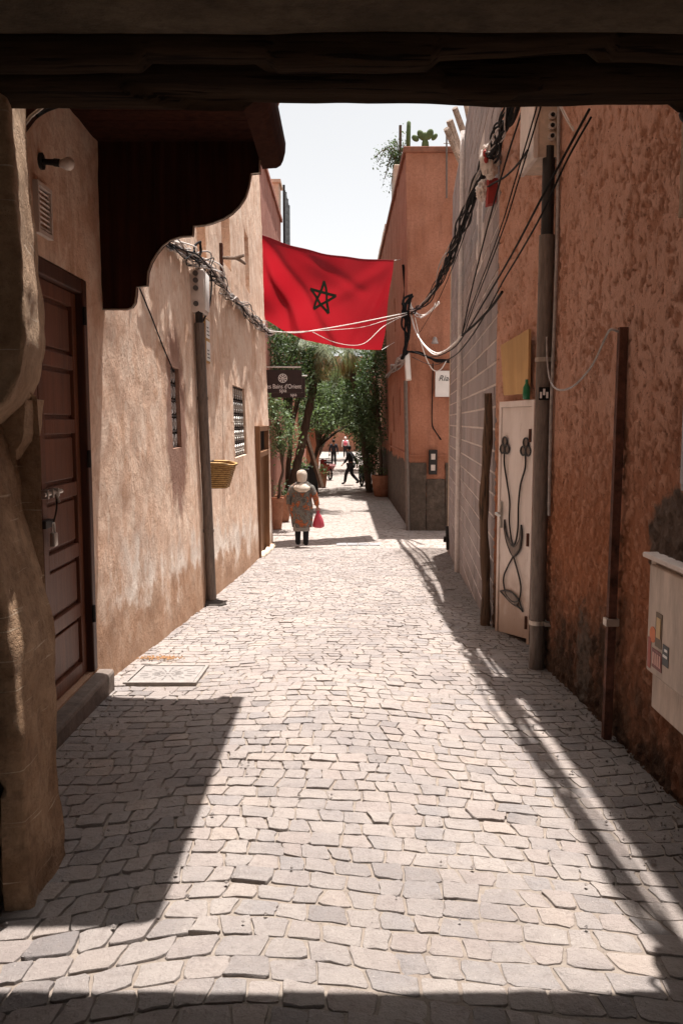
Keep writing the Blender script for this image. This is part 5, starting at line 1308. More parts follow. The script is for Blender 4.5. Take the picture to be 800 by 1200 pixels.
# ================================================================== SIGN
sg_ = thing('spa_sign', 'dark brown hanging sign with white lettering and rosette', 'sign', atY(330, 462, 18.9))
P0, P1 = atY(303, 460.5, 18.9), atY(353.8, 433.5, 18.9)
m_ = MB(); m_.box((P0.x, 18.87, P0.z), (P1.x, 18.93, P1.z), bevel=.006); m_.build('board', M['signboard'], sg_)
m_ = MB(); m_.tube([(P0.x - .2, 18.9, P1.z + .06), (P1.x - .02, 18.9, P1.z + .06)], .018, 8); m_.build('bracket_arm', M['steel'], sg_)
for fx in (.25, .8):
    m_ = MB(); m_.tube([(P0.x + (P1.x - P0.x) * fx, 18.9, P1.z), (P0.x + (P1.x - P0.x) * fx, 18.9, P1.z + .06)], .006, 5); m_.build('hanger', M['steel'], sg_)
tz = atY(331, 453, 18.86).z
place_text("Les Bains d'Orient", .135, 'lettering', M['letter'], sg_, (atY(331.5, 453, 18.86).x, 18.866, tz), (R(90), 0, 0), sx=.80)
place_text('spa', .125, 'lettering', M['letter'], sg_, (atY(331.5, 457.5, 18.86).x, 18.866, tz - .085), (R(90), 0, 0))
rc = atY(331.3, 443.2, 18.86); m_ = MB()
def ringp(r, w, n=24):
    a = [(rc.x + r * math.cos(2 * math.pi * k / n), 18.862, rc.z + r * math.sin(2 * math.pi * k / n)) for k in range(n)]
    b = [(rc.x + (r - w) * math.cos(2 * math.pi * k / n), 18.862, rc.z + (r - w) * math.sin(2 * math.pi * k / n)) for k in range(n)]
    m_.add(a + b, [(k, (k + 1) % n, n + (k + 1) % n, n + k) for k in range(n)])
ringp(.098, .014); ringp(.03, .018)
for k in range(8):
    a = k * math.pi / 4; ca_, sa_ = math.cos(a), math.sin(a)
    m_.add([(rc.x + ca_ * .034, 18.861, rc.z + sa_ * .034), (rc.x + ca_ * .06 - sa_ * .016, 18.861, rc.z + sa_ * .06 + ca_ * .016), (rc.x + ca_ * .083, 18.861, rc.z + sa_ * .083), (rc.x + ca_ * .06 + sa_ * .016, 18.861, rc.z + sa_ * .06 - ca_ * .016)], [(0, 1, 2, 3)])
m_.build('rosette', M['letter'], sg_, fix=True)
sg2 = thing('spa_sign', 'second dark brown sign half hidden behind the first', 'sign', atY(345, 466, 20.6))
P0, P1 = atY(318, 466, 20.6), atY(357.5, 443, 20.6)
m_ = MB(); m_.box((P0.x, 20.57, P0.z), (P1.x, 20.63, P1.z), bevel=.006); m_.build('board', M['signboard'], sg2)
m_ = MB(); m_.tube([(P0.x - .4, 20.6, P1.z + .05), (P1.x + .05, 20.6, P1.z + .05)], .018, 8); m_.build('bracket_arm', M['steel'], sg2)
place_text("Les Bains d'Orient", .12, 'lettering', M['letter'], sg2, ((P0.x + P1.x) / 2, 20.566, atY(350, 458.5, 20.6).z), (R(90), 0, 0), sx=.75)
place_text('spa', .12, 'lettering', M['letter'], sg2, (atY(344, 463, 20.6).x, 20.566, atY(344, 462.6, 20.6).z), (R(90), 0, 0))

# ================================================================== DRAIN COVER AND INLAY
yc = 5.35; xc = -1.115; zc = g(yc) + .012
dc = thing('drain_cover', 'square pale drain cover with radiating slots in the paving', 'drain cover', (xc, yc, zc - .02))
sl_ = (g(5.6) - g(5.1)) / .5
def tilt(mb): mb.v = [(x, y, z + (y - yc) * sl_) for x, y, z in mb.v]; return mb
m_ = MB(); m_.box((xc - .20, yc - .23, zc - .03), (xc + .20, yc + .23, zc + .006), bevel=.004); tilt(m_).build('plate', simple('pale_cast_plate', (.25, .225, .21), .7, .2, .2, 18, .4), dc)
m_ = MB()
for a, b, c_, d_ in ((-.225, -.255, .225, -.235), (-.225, .235, .225, .255), (-.225, -.2345, -.205, .2345), (.205, -.2345, .225, .2345)): m_.box((xc + a, yc + b, zc - .03), (xc + c_, yc + d_, zc + .009))
tilt(m_).build('rim', simple('rim_iron', (.26, .23, .21), .7, .3, .3, 18, .4), dc)
m_ = MB()
for k in range(16):
    a = 2 * math.pi * k / 16
    for r0, r1 in ((.05, .10), (.125, .18)):
        dx, dy = math.cos(a), math.sin(a); px_, py_ = -dy * .005, dx * .005
        m_.add([(xc + dx * r0 + px_, yc + dy * r0 + py_, zc + .0075), (xc + dx * r0 - px_, yc + dy * r0 - py_, zc + .0075), (xc + dx * r1 - px_, yc + dy * r1 - py_, zc + .0075), (xc + dx * r1 + px_, yc + dy * r1 + py_, zc + .0075)], [(0, 1, 2, 3)])
for k in range(3): m_.lathe((xc - .03 + .03 * k, yc, zc + .0065), [(.012, 0), (.012, .001)], 8)
tilt(m_).build('slots', simple('slot_dark', (.16, .14, .13), .95, 0, .3, 30, 0), dc)  # slots drawn as flat darker strips laid on the plate
for k in range(4):
    P0 = atY(394 + k * 13, 643, 18.0); yy = 18.05
    m_ = MB(); m_.box((P0.x, yy, g(yy) - .02), (P0.x + .22, yy + .32, g(yy) + .012), bevel=.004); tl = m_.build('slab', simple('grey_slab', (.25, .245, .25), .8, 0, .15, 9, .4), ground)

# ================================================================== VEGETATION
def leaves(name, mat, parent, clumps, n, size, seed, aspect=.45, droop=.0):
    """clumps: list of (centre, radii); leaves gather in twig-sized tufts"""
    rng = np.random.RandomState(seed); V = []; F = []; rn = []
    vol = np.array([c[1][0] * c[1][1] * c[1][2] for c in clumps]) ** .67; vol = vol / vol.sum()
    P_ = []; rr = []
    for (c, rad), fr in zip(clumps, vol):
        m = max(8, int(n * fr)); nt_ = max(3, m // 14)
        d = rng.normal(size=(nt_, 3)); d /= np.linalg.norm(d, axis=1)[:, None]; rad_ = rng.uniform(.35, 1.0, nt_) ** .5
        lump = 1 + .25 * fbm(d[:, 0] * 2, d[:, 1] * 2, d[:, 2] * 2, seed, 3)
        tc = np.array(c) + d * (rad_ * lump)[:, None] * np.array(rad)
        idx = rng.randint(0, nt_, m)
        P_.append(tc[idx] + rng.normal(size=(m, 3)) * size * 1.1); rr.append((rng.rand(nt_) * .6)[idx] + rng.rand(m) * .4)
    P_ = np.concatenate(P_); rr = np.concatenate(rr); m = len(P_)
    a = rng.normal(size=(m, 3)); a[:, 2] -= droop; a /= np.linalg.norm(a, axis=1)[:, None]
    b = np.cross(a, rng.normal(size=(m, 3)) + np.array([0, 0, 1.2])); b /= np.linalg.norm(b, axis=1)[:, None] + 1e-9
    L = size * rng.uniform(.6, 1.4, m)[:, None]
    v0 = P_ - a * L * .5; v1 = P_ + b * L * aspect * .5; v2 = P_ + a * L * .5; v3 = P_ - b * L * aspect * .5
    V = np.stack([v0, v1, v2, v3], 1).reshape(-1, 3)
    mb = MB(); mb.v = [tuple(q) for q in V]; mb.f = [(4 * i, 4 * i + 1, 4 * i + 2, 4 * i + 3) for i in range(m)]
    return mb.build(name, mat, parent, rnd=rr, fix=False)
def trunk(parent, pts, r0, r1, limbs=(), mat='bark', name='trunk'):
    m_ = MB(); c = catmull(pts, 6); k = len(c)
    c = [p_ + Vector((.02 * math.sin(i * 1.3), .02 * math.cos(i * 1.7), 0)) for i, p_ in enumerate(c)]
    m_.tube(c, [r0 + (r1 - r0) * i / (k - 1) + .006 * math.sin(i * 2.1) for i in range(k)], 9)
    for lp, a, b in limbs: q = catmull(lp, 5); m_.tube(q, [a + (b - a) * i / (len(q) - 1) for i in range(len(q))], 6)
    return m_.build(name, M[mat], parent, smooth=True)
def tree(name, label, base, crown, n, size, mat, seed, r=.1, group='street trees', extra=None, droop=.2):
    t_ = thing(name, label, 'tree', base, group)
    base = Vector(base); top = Vector(crown[0][0])
    mid = (base + top) / 2 + Vector((.12, 0, 0))
    limbs = [([mid, (mid + Vector(c[0])) / 2 + Vector((0, 0, .1)), Vector(c[0])], r * .55, r * .2) for c in crown[1:6]]
    trunk(t_, [base - Vector((0, 0, .1)), (base * 2 + mid) / 3, mid, top], r, r * .45, limbs)
    leaves('crown', M[mat], t_, crown, n, size, seed, droop=droop); return t_
def P(px, py, Y): return tuple(atY(px, py, Y))
tree('small_leafy_tree', 'small pale leafy tree in a terracotta pot by the ochre house corner', (-1.62, 21.3, g(21.3) + .5), [(P(326, 492, 21.3), (.34, .4, .45)), (P(336, 512, 21.1), (.30, .35, .34)), (P(320, 476, 21.3), (.26, .35, .3)), (P(330, 525, 21.2), (.26, .3, .22))], 2400, .075, 'leaf2', 3, .05)
tree('shade_tree', 'dark leafy tree hanging over the street behind the brown signs', (-1.75, 27, g(27)), [(P(335, 425, 26.5), (.9, .9, .8)), (P(322, 400, 26), (.7, .8, .7)), (P(352, 448, 26), (.7, .8, .55)), (P(365, 420, 27), (.8, .9, .6)), (P(325, 462, 26), (.5, .6, .5)), (P(345, 405, 28), (.9, .9, .5))], 8000, .11, 'leaf1', 5, .11)
tree('shade_tree', 'leafy tree with sunlit crown over the middle of the street', (-1.6, 34, g(34)), [(P(385, 470, 33), (1.0, 1.1, .75)), (P(405, 480, 34), (.9, 1.1, .65)), (P(372, 490, 32), (.7, .9, .6)), (P(395, 450, 35), (1.1, 1.1, .7)), (P(365, 462, 33), (.8, .9, .7)), (P(415, 495, 36), (.7, .9, .5))], 9000, .12, 'leaf2', 7, .12)
tree('vine_tree', 'dark vine covered tree growing against the orange corner house', (1.45, 31.5, g(31.5) + .6), [(P(436, 440, 31), (.50, .9, 1.2)), (P(430, 470, 32), (.55, .9, 1.0)), (P(438, 415, 32), (.45, .9, .7)), (P(426, 500, 33), (.5, .9, .8)), (P(440, 495, 31), (.32, .6, 1.0)), (P(420, 440, 34), (.6, .9, .8))], 9000, .11, 'leaf1', 9, .09)
tree('vine_tree', 'dense dark shrub under the vine tree on the right', (1.35, 36, g(36)), [(P(428, 530, 35), (.40, .6, .9)), (P(433, 510, 34), (.35, .6, .8)), (P(438, 535, 33), (.25, .5, .7))], 3500, .10, 'leaf1', 19, .06)
tree('shade_tree', 'far leafy tree with pale leaves at the right of the street end', (1.7, 50, g(50)), [(P(418, 492, 50), (1.3, 1.5, .9)), (P(425, 470, 51), (1.3, 1.5, 1.2)), (P(405, 462, 52), (1.5, 1.5, 1.2)), (P(430, 500, 48), (.8, 1.2, 1.0))], 5000, .18, 'leaf2', 23, .14)
tree('shade_tree', 'far dark tree on the left beyond the sunlit crown', (-1.9, 46, g(46)), [(P(366, 500, 46), (1.0, 1.4, 1.2)), (P(372, 470, 46), (1.3, 1.4, 1.3)), (P(358, 480, 45), (.9, 1.4, 1.4)), (P(385, 455, 48), (1.4, 1.5, 1.0))], 5000, .17, 'leaf1', 25, .14)
tree('shade_tree', 'farthest tree crown closing the view down the street', (-2.0, 66, g(66)), [(P(392, 480, 66), (2.2, 2, 1.6)), (P(412, 478, 68), (2.2, 2, 1.6)), (P(376, 482, 66), (1.8, 2, 2.0)), (P(400, 460, 70), (2.6, 2, 1.8)), (P(430, 470, 68), (2.0, 2, 2.2))], 6000, .24, 'leaf1', 27, .2)
def palm(name, label, base, top, nf, L, seed, dry=6):
    t_ = thing(name, label, 'palm tree', base, 'palms'); rng = random.Random(seed)
    base, top = Vector(base), Vector(top)
    c = catmull([base - Vector((0, 0, .1)), base * .6 + top * .4 + Vector((.06, 0, 0)), top], 14); m_ = MB()
    m_.tube(c, [.13 + .022 * (i % 2) - .03 * i / len(c) for i in range(len(c))], 10); m_.build('trunk', M['bark'], t_)
    for kind_, cnt in (('palm', nf), ('palmdry', dry)):
        for k in range(cnt):
            az = k * 2.399 + rng.uniform(-.2, .2); el = rng.uniform(-.1, 1.15) if kind_ == 'palm' else rng.uniform(-.9, -.35)
            ln = L * rng.uniform(.8, 1.1) * (.7 if kind_ == 'palmdry' else 1)
            d = Vector((math.cos(az), math.sin(az), 0)); pts = []; p_ = top.copy(); e = el
            for s_ in range(15): pts.append(p_.copy()); p_ = p_ + (d * math.cos(e) + Vector((0, 0, math.sin(e)))) * ln / 14; e -= .125 + .02 * s_ * .5
            m_ = MB(); rr = []
            m_.tube(pts, [.018 * (1 - i / 16) + .004 for i in range(15)], 4); rr += [.7] * len(m_.f)
            for i in range(2, 15):
                for h in (0, .5):
                    q = pts[i] if h == 0 or i == 14 else (pts[i] + pts[i + 1]) / 2
                    t0 = (pts[min(14, i + 1)] - pts[i - 1]).normalized(); sd = t0.cross(Vector((0, 0, 1))).normalized()
                    ll = .38 * math.sin(math.pi * (i + h) / 15.5) ** .6 * L / 2.0
                    for s_ in (-1, 1):
                        dr = (sd * s_ * .8 + t0 * .6 + Vector((0, 0, -.45 - rng.random() * .4))).normalized(); wv = t0 * .016
                        m_.add([q - wv, q + wv, q + dr * ll], [(0, 1, 2)]); rr.append(rng.random())
            m_.build('frond', M[kind_], t_, rnd=rr, fix=False)
    return t_
palm('palm_tree', 'palm with drooping sunlit fronds beyond the brown signs', (-1.75, 26.6, g(26.6)), P(376, 408, 26.4), 24, 1.7, 2)
palm('palm_tree', 'palm with dry hanging fronds below the right of the flag', (1.1, 33.4, g(33.4)), P(408, 412, 33), 18, 1.7, 5, 14)
# rooftop plants
cb = atY(500, 178, 20.95); cb = Vector((cb.x, 21.4, OTOP + .13))
ct_ = thing('prickly_pear', 'prickly pear cactus on the parapet of the corner house', 'cactus', cb)
m_ = MB()
for (dx, dz, rx, rz, an) in ((0, .16, .09, .17, 0), (-.10, .40, .085, .14, .5), (.10, .42, .09, .14, -.4), (-.24, .33, .075, .10, .9), (.22, .36, .06, .10, -.7), (0, .36, .08, .12, .1)):
    t2 = MB(); t2.lathe((0, 0, 0), [(.01, -1), (.55, -.85), (.9, -.4), (1, 0), (.9, .45), (.6, .82), (.02, 1)], 12, 1, 1)
    mm = Matrix.Translation(cb + Vector((dx, 0, dz))) @ Matrix.Rotation(-an, 4, 'Y') @ Matrix.Diagonal((rx, .03, rz, 1)); m_.add([mm @ Vector(v) for v in t2.v], t2.f)
m_.build('pads', M['cactus'], ct_, smooth=True)
cc = Vector((1.60, 21.3, OTOP + .13)); m_ = MB(); m_.tube([cc, cc + Vector((0, 0, .3)), cc + Vector((.01, 0, .66)), cc + Vector((.01, 0, .70))], [.05, .055, .05, .02], 8)
tag(m_.build('column_cactus', M['cactus'], smooth=True), 'thin column cactus at the roof corner of the corner house', 'cactus')
pb = Vector((1.85, 28.0, 9.45)); sp_ = thing('straggly_plant', 'straggly plant hanging from the tall roof planter', 'plant', pb)
m_ = MB(); rng = random.Random(8); tips_ = []
for k in range(16):
    a = rng.uniform(0, 6.28); hgt = rng.uniform(.3, 1.1); out = rng.uniform(.2, .75) * (1.2 if math.cos(a) < 0 else .6)
    pts = catmull([pb + Vector((rng.uniform(-.12, .12), 0, 0)), pb + Vector((math.cos(a) * out * .5, math.sin(a) * .2, hgt * .75)), pb + Vector((math.cos(a) * out, math.sin(a) * .35, hgt * .6 - rng.random() * 1.0))], 6)
    m_.tube(pts, .014, 4); tips_ += pts[3:]
m_.tube([pb, pb + Vector((.0, 0, 1.35))], .05, 6); m_.build('stems', M['bark'], sp_)
leaves('foliage', M['leaf1'], sp_, [(tuple(p_), (.07, .07, .08)) for p_ in tips_] + [(tuple(pb + Vector((0, 0, .3))), (.25, .25, .22)), (tuple(pb + Vector((0, 0, 1.1))), (.08, .08, .3))], 900, .09, 4)
m_ = MB(); m_.tube([atY(523, 232, 20.9), atY(523, 152, 20.9)], .022, 6); m_.tube([atY(519.5, 168, 20.9), atY(527, 168, 20.9)], .012, 5)
tag(m_.build('roof_aerial', M['pipe']), 'thin aerial pole standing at the corner house front', 'aerial')

# ---- pots and planters
def pot(label, x, y, r, h, mat='terracotta', plant=None, seed=1, flare=1.15):
    z = g(y); b = thing('plant_pot', label, 'plant pot', (x, y, z))
    m_ = MB(); m_.lathe((x, y, z), [(r * .72, 0), (r * .80, .03), (r * .95, h * .5), (r, h * .86), (r * flare, h * .87), (r * flare, h), (r * .92, h), (r * .90, h * .93)], 20); m_.build('pot', M[mat], b, smooth=40)
    m_ = MB(); m_.lathe((x, y, z + h * .91), [(r * .9, 0), (r * .5, .02), (.01, .025)], 14); m_.build('soil', M['soil'], b, smooth=True)
    if plant: leaves('foliage', M[plant[0]], b, [((x, y, z + h + plant[2] * .5), (plant[1], plant[1], plant[2]))], plant[3], plant[4], seed, .35)
    return b
pot('tall terracotta pot holding the pale tree by the ochre house corner', -1.66, 21.3, .20, .78)
pot('terracotta pot with low green plant next to the tall pot', -1.58, 23.0, .20, .72, 'terracotta', ('leaf1', .2, .2, 160, .10), 4)
pot('large round terracotta pot with low plants at the corner house wall', 1.50, 31.4, .37, .78, 'terracotta', ('leaf2', .34, .12, 160, .12), 6, 1.08)
pot('terracotta pot hanging plants by the leaning plank', -.85, 36.0, .24, .62, 'terracotta', ('leaf1', .2, .15, 120, .12), 7)
for k, (x, y, lab) in enumerate(((-1.52, 30.5, 'black square planter with a pale bush behind the walking woman'), (-1.22, 32.5, 'second black square planter beyond the first'))):
    z = g(y); b = thing('black_planter', lab, 'planter', (x, y, z)); m_ = MB(); m_.box((x - .33, y - .33, z), (x + .33, y + .33, z + 1.0), bevel=.02); m_.build('box', M['blackpot'], b)
    m_ = MB(); m_.box((x - .36, y - .36, z + 1.001), (x + .36, y + .36, z + 1.06), bevel=.01); m_.build('rim', M['blackpot'], b)
    if k == 0: leaves('foliage', M['leaf2'], b, [((x, y, z + 1.2), (.32, .3, .2))], 420, .10, 9)
m_ = MB(); m_.tube([P(355, 500, 28.5), P(366, 535, 28.3), P(377, 571, 28.1)], .085, 4)
tag(m_.build('leaning_plank', M['pole']), 'long dark plank leaning toward the street by the planters', 'plank')
yy = 40.0; L = [Vector((-1.66 + .30 + .30 * math.cos(a), yy, g(yy) + 2.15 + .35 * math.sin(a))) for a in np.linspace(0, math.pi, 10)]
m_ = MB(); m_.prism([Vector((-1.06, yy, g(yy) - .1))] + L + [Vector((-1.66, yy, g(yy) - .1))], (0, .5, 0)); tag(m_.build('arched_pier', M['orange']), 'round topped ochre pier standing under the trees', 'pier')

# ================================================================== PARKED MOPEDS
def moped(label, loc, rz, cmat):
    b = thing('moped', label, 'moped', loc, 'parked mopeds'); b.rotation_euler = (0, 0, rz)
    def part(nm, m_, mat, par=None, sm=40):
        me = bpy.data.meshes.new(nm); me.from_pydata(m_.v, [], m_.f); me.materials.append(M[mat])
        bm = bmesh.new(); bm.from_mesh(me); bmesh.ops.recalc_face_normals(bm, faces=bm.faces[:]); bm.to_mesh(me); bm.free()
        me.polygons.foreach_set('use_smooth', [True] * len(me.polygons)); me.set_sharp_from_angle(angle=R(sm))
        o = bpy.data.objects.new(nm, me); col.objects.link(o); o.parent = par or b; return o
    for y in (-.60, .60):
        m_ = MB(); m_.tube([(0, y + .25 * math.cos(a), .30 + .25 * math.sin(a)) for a in np.linspace(0, 2 * math.pi, 25)], .045, 8, False); wh = part('tyre', m_, 'blackplastic')
        m_ = MB(); m_.tube([(-.03, y, .30), (.03, y, .30)], .05, 10)
        for k in range(6): a = k * math.pi / 3; m_.tube([(0, y, .30), (0, y + .22 * math.cos(a), .30 + .22 * math.sin(a))], .012, 5)
        part('rim', m_, 'steel', wh)
    m_ = MB(); m_.tube([(0, .60, .30), (0, .52, .62), (0, .42, .98)], .028, 8); m_.tube([(-.32, .36, 1.03), (-.10, .42, 1.0), (.10, .42, 1.0), (.32, .36, 1.03)], .016, 8); part('handlebar', m_, 'iron')
    m_ = MB(); m_.prism([(-.16, .56, .36), (-.14, .46, .95), (-.14, .38, .95), (-.15, .34, .38), (-.15, -.05, .33), (-.15, -.05, .26), (-.16, .38, .26)], (.31, 0, 0)); part('leg_shield', m_, cmat)
    m_ = MB(); m_.prism([(-.15, -.02, .30), (-.15, .02, .60), (-.14, -.10, .74), (-.12, -.78, .80), (-.11, -.88, .70), (-.13, -.55, .45), (-.14, -.3, .32)], (.28, 0, 0)); part('body', m_, cmat)
    m_ = MB(); m_.box((-.13, -.72, .80), (.13, -.02, .88), bevel=.035); part('seat', m_, 'blackplastic')
    m_ = MB(); m_.tube([(0, .50, .90), (0, .585, .89)], [.09, .075], 12); part('headlight', m_, 'steel')
    for s_ in (-1, 1): m_ = MB(); m_.tube([(.26 * s_, .38, 1.03), (.30 * s_, .36, 1.17)], .008, 5); m_.lathe((.30 * s_, .36, 1.18), [(.01, -.05), (.05, -.02), (.05, .02), (.01, .05)], 10, 1, .3); part('mirror', m_, 'iron')
    m_ = MB(); m_.tube([(.05, -.1, .3), (.16, -.4, .1)], .015, 6); part('stand', m_, 'iron')
    return b
moped('black moped parked by the vine tree on the right', (1.02, 37.0, g(37)), R(165), 'darkcloth')
moped('red moped parked at the left under the trees', (-.75, 41.5, g(41.5)), R(20), 'redmetal')

# ================================================================== PEOPLE
def skin_mesh(nodes, edges, rad, sub=2, name='body'):
    names = list(nodes); idx = {k: i for i, k in enumerate(names)}
    me = bpy.data.meshes.new(name); me.from_pydata([nodes[k] for k in names], [(idx[a], idx[b]) for a, b in edges], [])
    ob = bpy.data.objects.new('tmp', me); col.objects.link(ob)
    mo = ob.modifiers.new('s', 'SKIN'); mo.use_smooth_shade = True
    for i, k in enumerate(names):
        r_ = rad[k]; sv_ = me.skin_vertices[0].data[i]; sv_.radius = r_ if hasattr(r_, '__len__') else (r_, r_); sv_.use_root = (k == names[0])
    s2 = ob.modifiers.new('d', 'SUBSURF'); s2.levels = sub; s2.render_levels = sub
    dg = bpy.context.evaluated_depsgraph_get(); dg.update()
    out = bpy.data.meshes.new_from_object(ob.evaluated_get(dg)); bpy.data.objects.remove(ob); out.materials.clear()
    out.polygons.foreach_set('use_smooth', [True] * len(out.polygons)); out.name = name
    return out
def person(label, loc, rz, H, pose, clothes):
    s_ = H / 1.7
    t_ = thing('person', label, 'person', loc); t_.rotation_euler = (0, 0, rz)
    pz = pose
    N_ = {'pelvis': (0, 0, .93), 'spine': (0, -.01, 1.10), 'chest': (0, .0, 1.28), 'neck': (0, .015, 1.45), 'jaw': (0, .035, 1.51), 'head': (0, .02, 1.60), 'crown': (0, .005, 1.665),
          'nose': (0, .115, 1.575), 'earl': (-.082, .01, 1.58), 'earr': (.082, .01, 1.58)}
    rd = {'pelvis': (.145, .11), 'spine': (.125, .095), 'chest': (.15, .10), 'neck': .052, 'jaw': .062, 'head': (.082, .092), 'crown': .055, 'nose': .014, 'earl': .014, 'earr': .014}
    E_ = [('pelvis', 'spine'), ('spine', 'chest'), ('chest', 'neck'), ('neck', 'jaw'), ('jaw', 'head'), ('head', 'crown'), ('head', 'nose'), ('head', 'earl'), ('head', 'earr')]
    for sd, sg2_ in (('l', -1), ('r', 1)):
        hip = Vector((.09 * sg2_, 0, .88)); kn, an = pz['leg' + sd]; kn, an = Vector(kn), Vector(an)
        toe = an + Vector((0, .15, -.035)) if an.z < .14 else an + Vector((0, .12, -.10))
        el, wr = Vector(pz['arm' + sd][0]), Vector(pz['arm' + sd][1])
        sh = Vector((pz.get('shoulder', .19) * sg2_, 0, 1.38)); dirh = (wr - el).normalized(); palm_ = wr + dirh * .06
        for k, v, r_ in (('hip', hip, .088), ('knee', kn, .058), ('ankle', an, .040), ('toe', toe, (.035, .028)), ('sh', sh, .062), ('elbow', el, .042), ('wrist', wr, .028), ('palm', palm_, (.032, .02))):
            N_[k + sd] = tuple(v); rd[k + sd] = r_
        E_ += [('pelvis', 'hip' + sd), ('hip' + sd, 'knee' + sd), ('knee' + sd, 'ankle' + sd), ('ankle' + sd, 'toe' + sd), ('chest', 'sh' + sd), ('sh' + sd, 'elbow' + sd), ('elbow' + sd, 'wrist' + sd), ('wrist' + sd, 'palm' + sd)]
        for f_, (off, ln) in enumerate(((-.026, .072), (-.009, .082), (.009, .078), (.026, .062))):
            a = palm_ + dirh * .035 + Vector((0, off, 0)); m1 = a + dirh * ln * .5 + Vector((-.006 * sg2_, 0, 0)); e_ = a + dirh * ln + Vector((-.022 * sg2_, 0, 0))
            N_['f%d%s' % (f_, sd)] = tuple(m1); N_['g%d%s' % (f_, sd)] = tuple(e_); rd['f%d%s' % (f_, sd)] = .009; rd['g%d%s' % (f_, sd)] = .008
            E_ += [('palm' + sd, 'f%d%s' % (f_, sd)), ('f%d%s' % (f_, sd), 'g%d%s' % (f_, sd))]
        th = palm_ + Vector((-.01 * sg2_, .038, -.02)); N_['t' + sd] = tuple(th); rd['t' + sd] = .010; N_['u' + sd] = tuple(th + dirh * .035 + Vector((-.012 * sg2_, .004, 0))); rd['u' + sd] = .009
        E_ += [('wrist' + sd, 't' + sd), ('t' + sd, 'u' + sd)]
    lean = pz.get('lean', 0)
    if lean:
        for k, v in list(N_.items()):
            if v[2] > .95 and not k[:-1] in ('hip',): N_[k] = (v[0], v[1] + (v[2] - .93) * lean, v[2])
    N_ = {k: tuple(q * s_ for q in v) for k, v in N_.items()}
    sc_ = lambda r_, inf: tuple(q * s_ + inf for q in r_) if hasattr(r_, '__len__') else r_ * s_ + inf
    def put(nm, me, mat):
        me.materials.append(M[mat]); o = bpy.data.objects.new(nm, me); col.objects.link(o); o.parent = t_; return o
    put('body', skin_mesh(N_, E_, {k: sc_(v, 0) for k, v in rd.items()}), clothes.get('skin', 'skin'))
    def wear(nm, keys, edges, inf, mat, over={}):
        put(nm, skin_mesh({k: over.get(k, N_[k]) for k in keys}, edges, {k: sc_(rd[k], inf) for k in keys}, 2, nm), mat)
    if 'shirt' in clothes:
        ks = ['chest', 'spine', 'pelvis', 'shl', 'elbowl', 'wristl', 'shr', 'elbowr', 'wristr']
        wear('shirt', ks, [('pelvis', 'spine'), ('spine', 'chest'), ('chest', 'shl'), ('shl', 'elbowl'), ('elbowl', 'wristl'), ('chest', 'shr'), ('shr', 'elbowr'), ('elbowr', 'wristr')], .022, clothes['shirt'], {'pelvis': (0, 0, .86 * s_)})
    if 'trousers' in clothes:
        ks = ['pelvis', 'hipl', 'kneel', 'anklel', 'hipr', 'kneer', 'ankler']
        wear('trousers', ks, [('pelvis', 'hipl'), ('hipl', 'kneel'), ('kneel', 'anklel'), ('pelvis', 'hipr'), ('hipr', 'kneer'), ('kneer', 'ankler')], .024, clothes['trousers'])
    for sd in 'lr':
        if 'shoes' in clothes: wear('shoe', ['ankle' + sd, 'toe' + sd], [('ankle' + sd, 'toe' + sd)], .014, clothes['shoes'])
    if 'hair' in clothes:
        c = Vector(N_['head']); m_ = MB(); m_.lathe((0, 0, 0), [(.06, -.09), (.092, -.04), (.098, .02), (.085, .075), (.05, .105), (.004, .115)], 16, s_, s_ * 1.1)
        me = bpy.data.meshes.new('hair'); me.from_pydata([tuple(Vector(v) + c + Vector((0, -.018, .018))) for v in m_.v], [], m_.f); me.polygons.foreach_set('use_smooth', [True] * len(me.polygons)); put('hair', me, clothes['hair'])
    t_['_n'] = 0; del t_['_n']
    return t_, N_, put, wear
stand = {'legl': ((-.10, .02, .48), (-.10, 0, .08)), 'legr': ((.10, .02, .48), (.10, 0, .08)), 'arml': ((-.25, -.03, 1.12), (-.27, .03, .88)), 'armr': ((.25, -.03, 1.12), (.27, .03, .88))}
# walking woman seen from behind, carrier bag in her right hand
wy = 17.65; wx = -.82
wp = dict(stand); wp['legl'] = ((-.095, .05, .48), (-.10, .10, .085)); wp['legr'] = ((.085, .03, .48), (.085, -.10, .10)); wp['armr'] = ((.29, -.03, 1.14), (.34, .02, .90)); wp['arml'] = ((-.28, -.02, 1.14), (-.30, .06, .92)); wp['lean'] = .05; wp['shoulder'] = .165
t_, N_, put, wear = person('woman in cream headscarf and patterned tunic walking with a pink bag', (wx, wy, g(wy) + .012), 0, 1.60, wp, {'shoes': 'darkcloth'})
def loft(rings, n=28, fold=0.0, seed=0):
    vs = []; m = len(rings)
    for i, (cx, cy, z, rx, ry) in enumerate(rings):
        for j in range(n):
            a = 2 * math.pi * j / n; f_ = 1 + fold * (i / (m - 1)) * math.sin(a * 7 + seed + i * .35) + fold * .5 * math.sin(a * 3 + i * .5 + seed)
            vs.append((cx + rx * f_ * math.cos(a), cy + ry * f_ * math.sin(a), z))
    fs = [(i * n + j, i * n + (j + 1) % n, (i + 1) * n + (j + 1) % n, (i + 1) * n + j) for i in range(m - 1) for j in range(n)]
    me = bpy.data.meshes.new('loft'); me.from_pydata(vs, [], fs)
    bm = bmesh.new(); bm.from_mesh(me); bmesh.ops.recalc_face_normals(bm, faces=bm.faces[:]); bm.to_mesh(me); bm.free()
    me.polygons.foreach_set('use_smooth', [True] * len(me.polygons)); return me
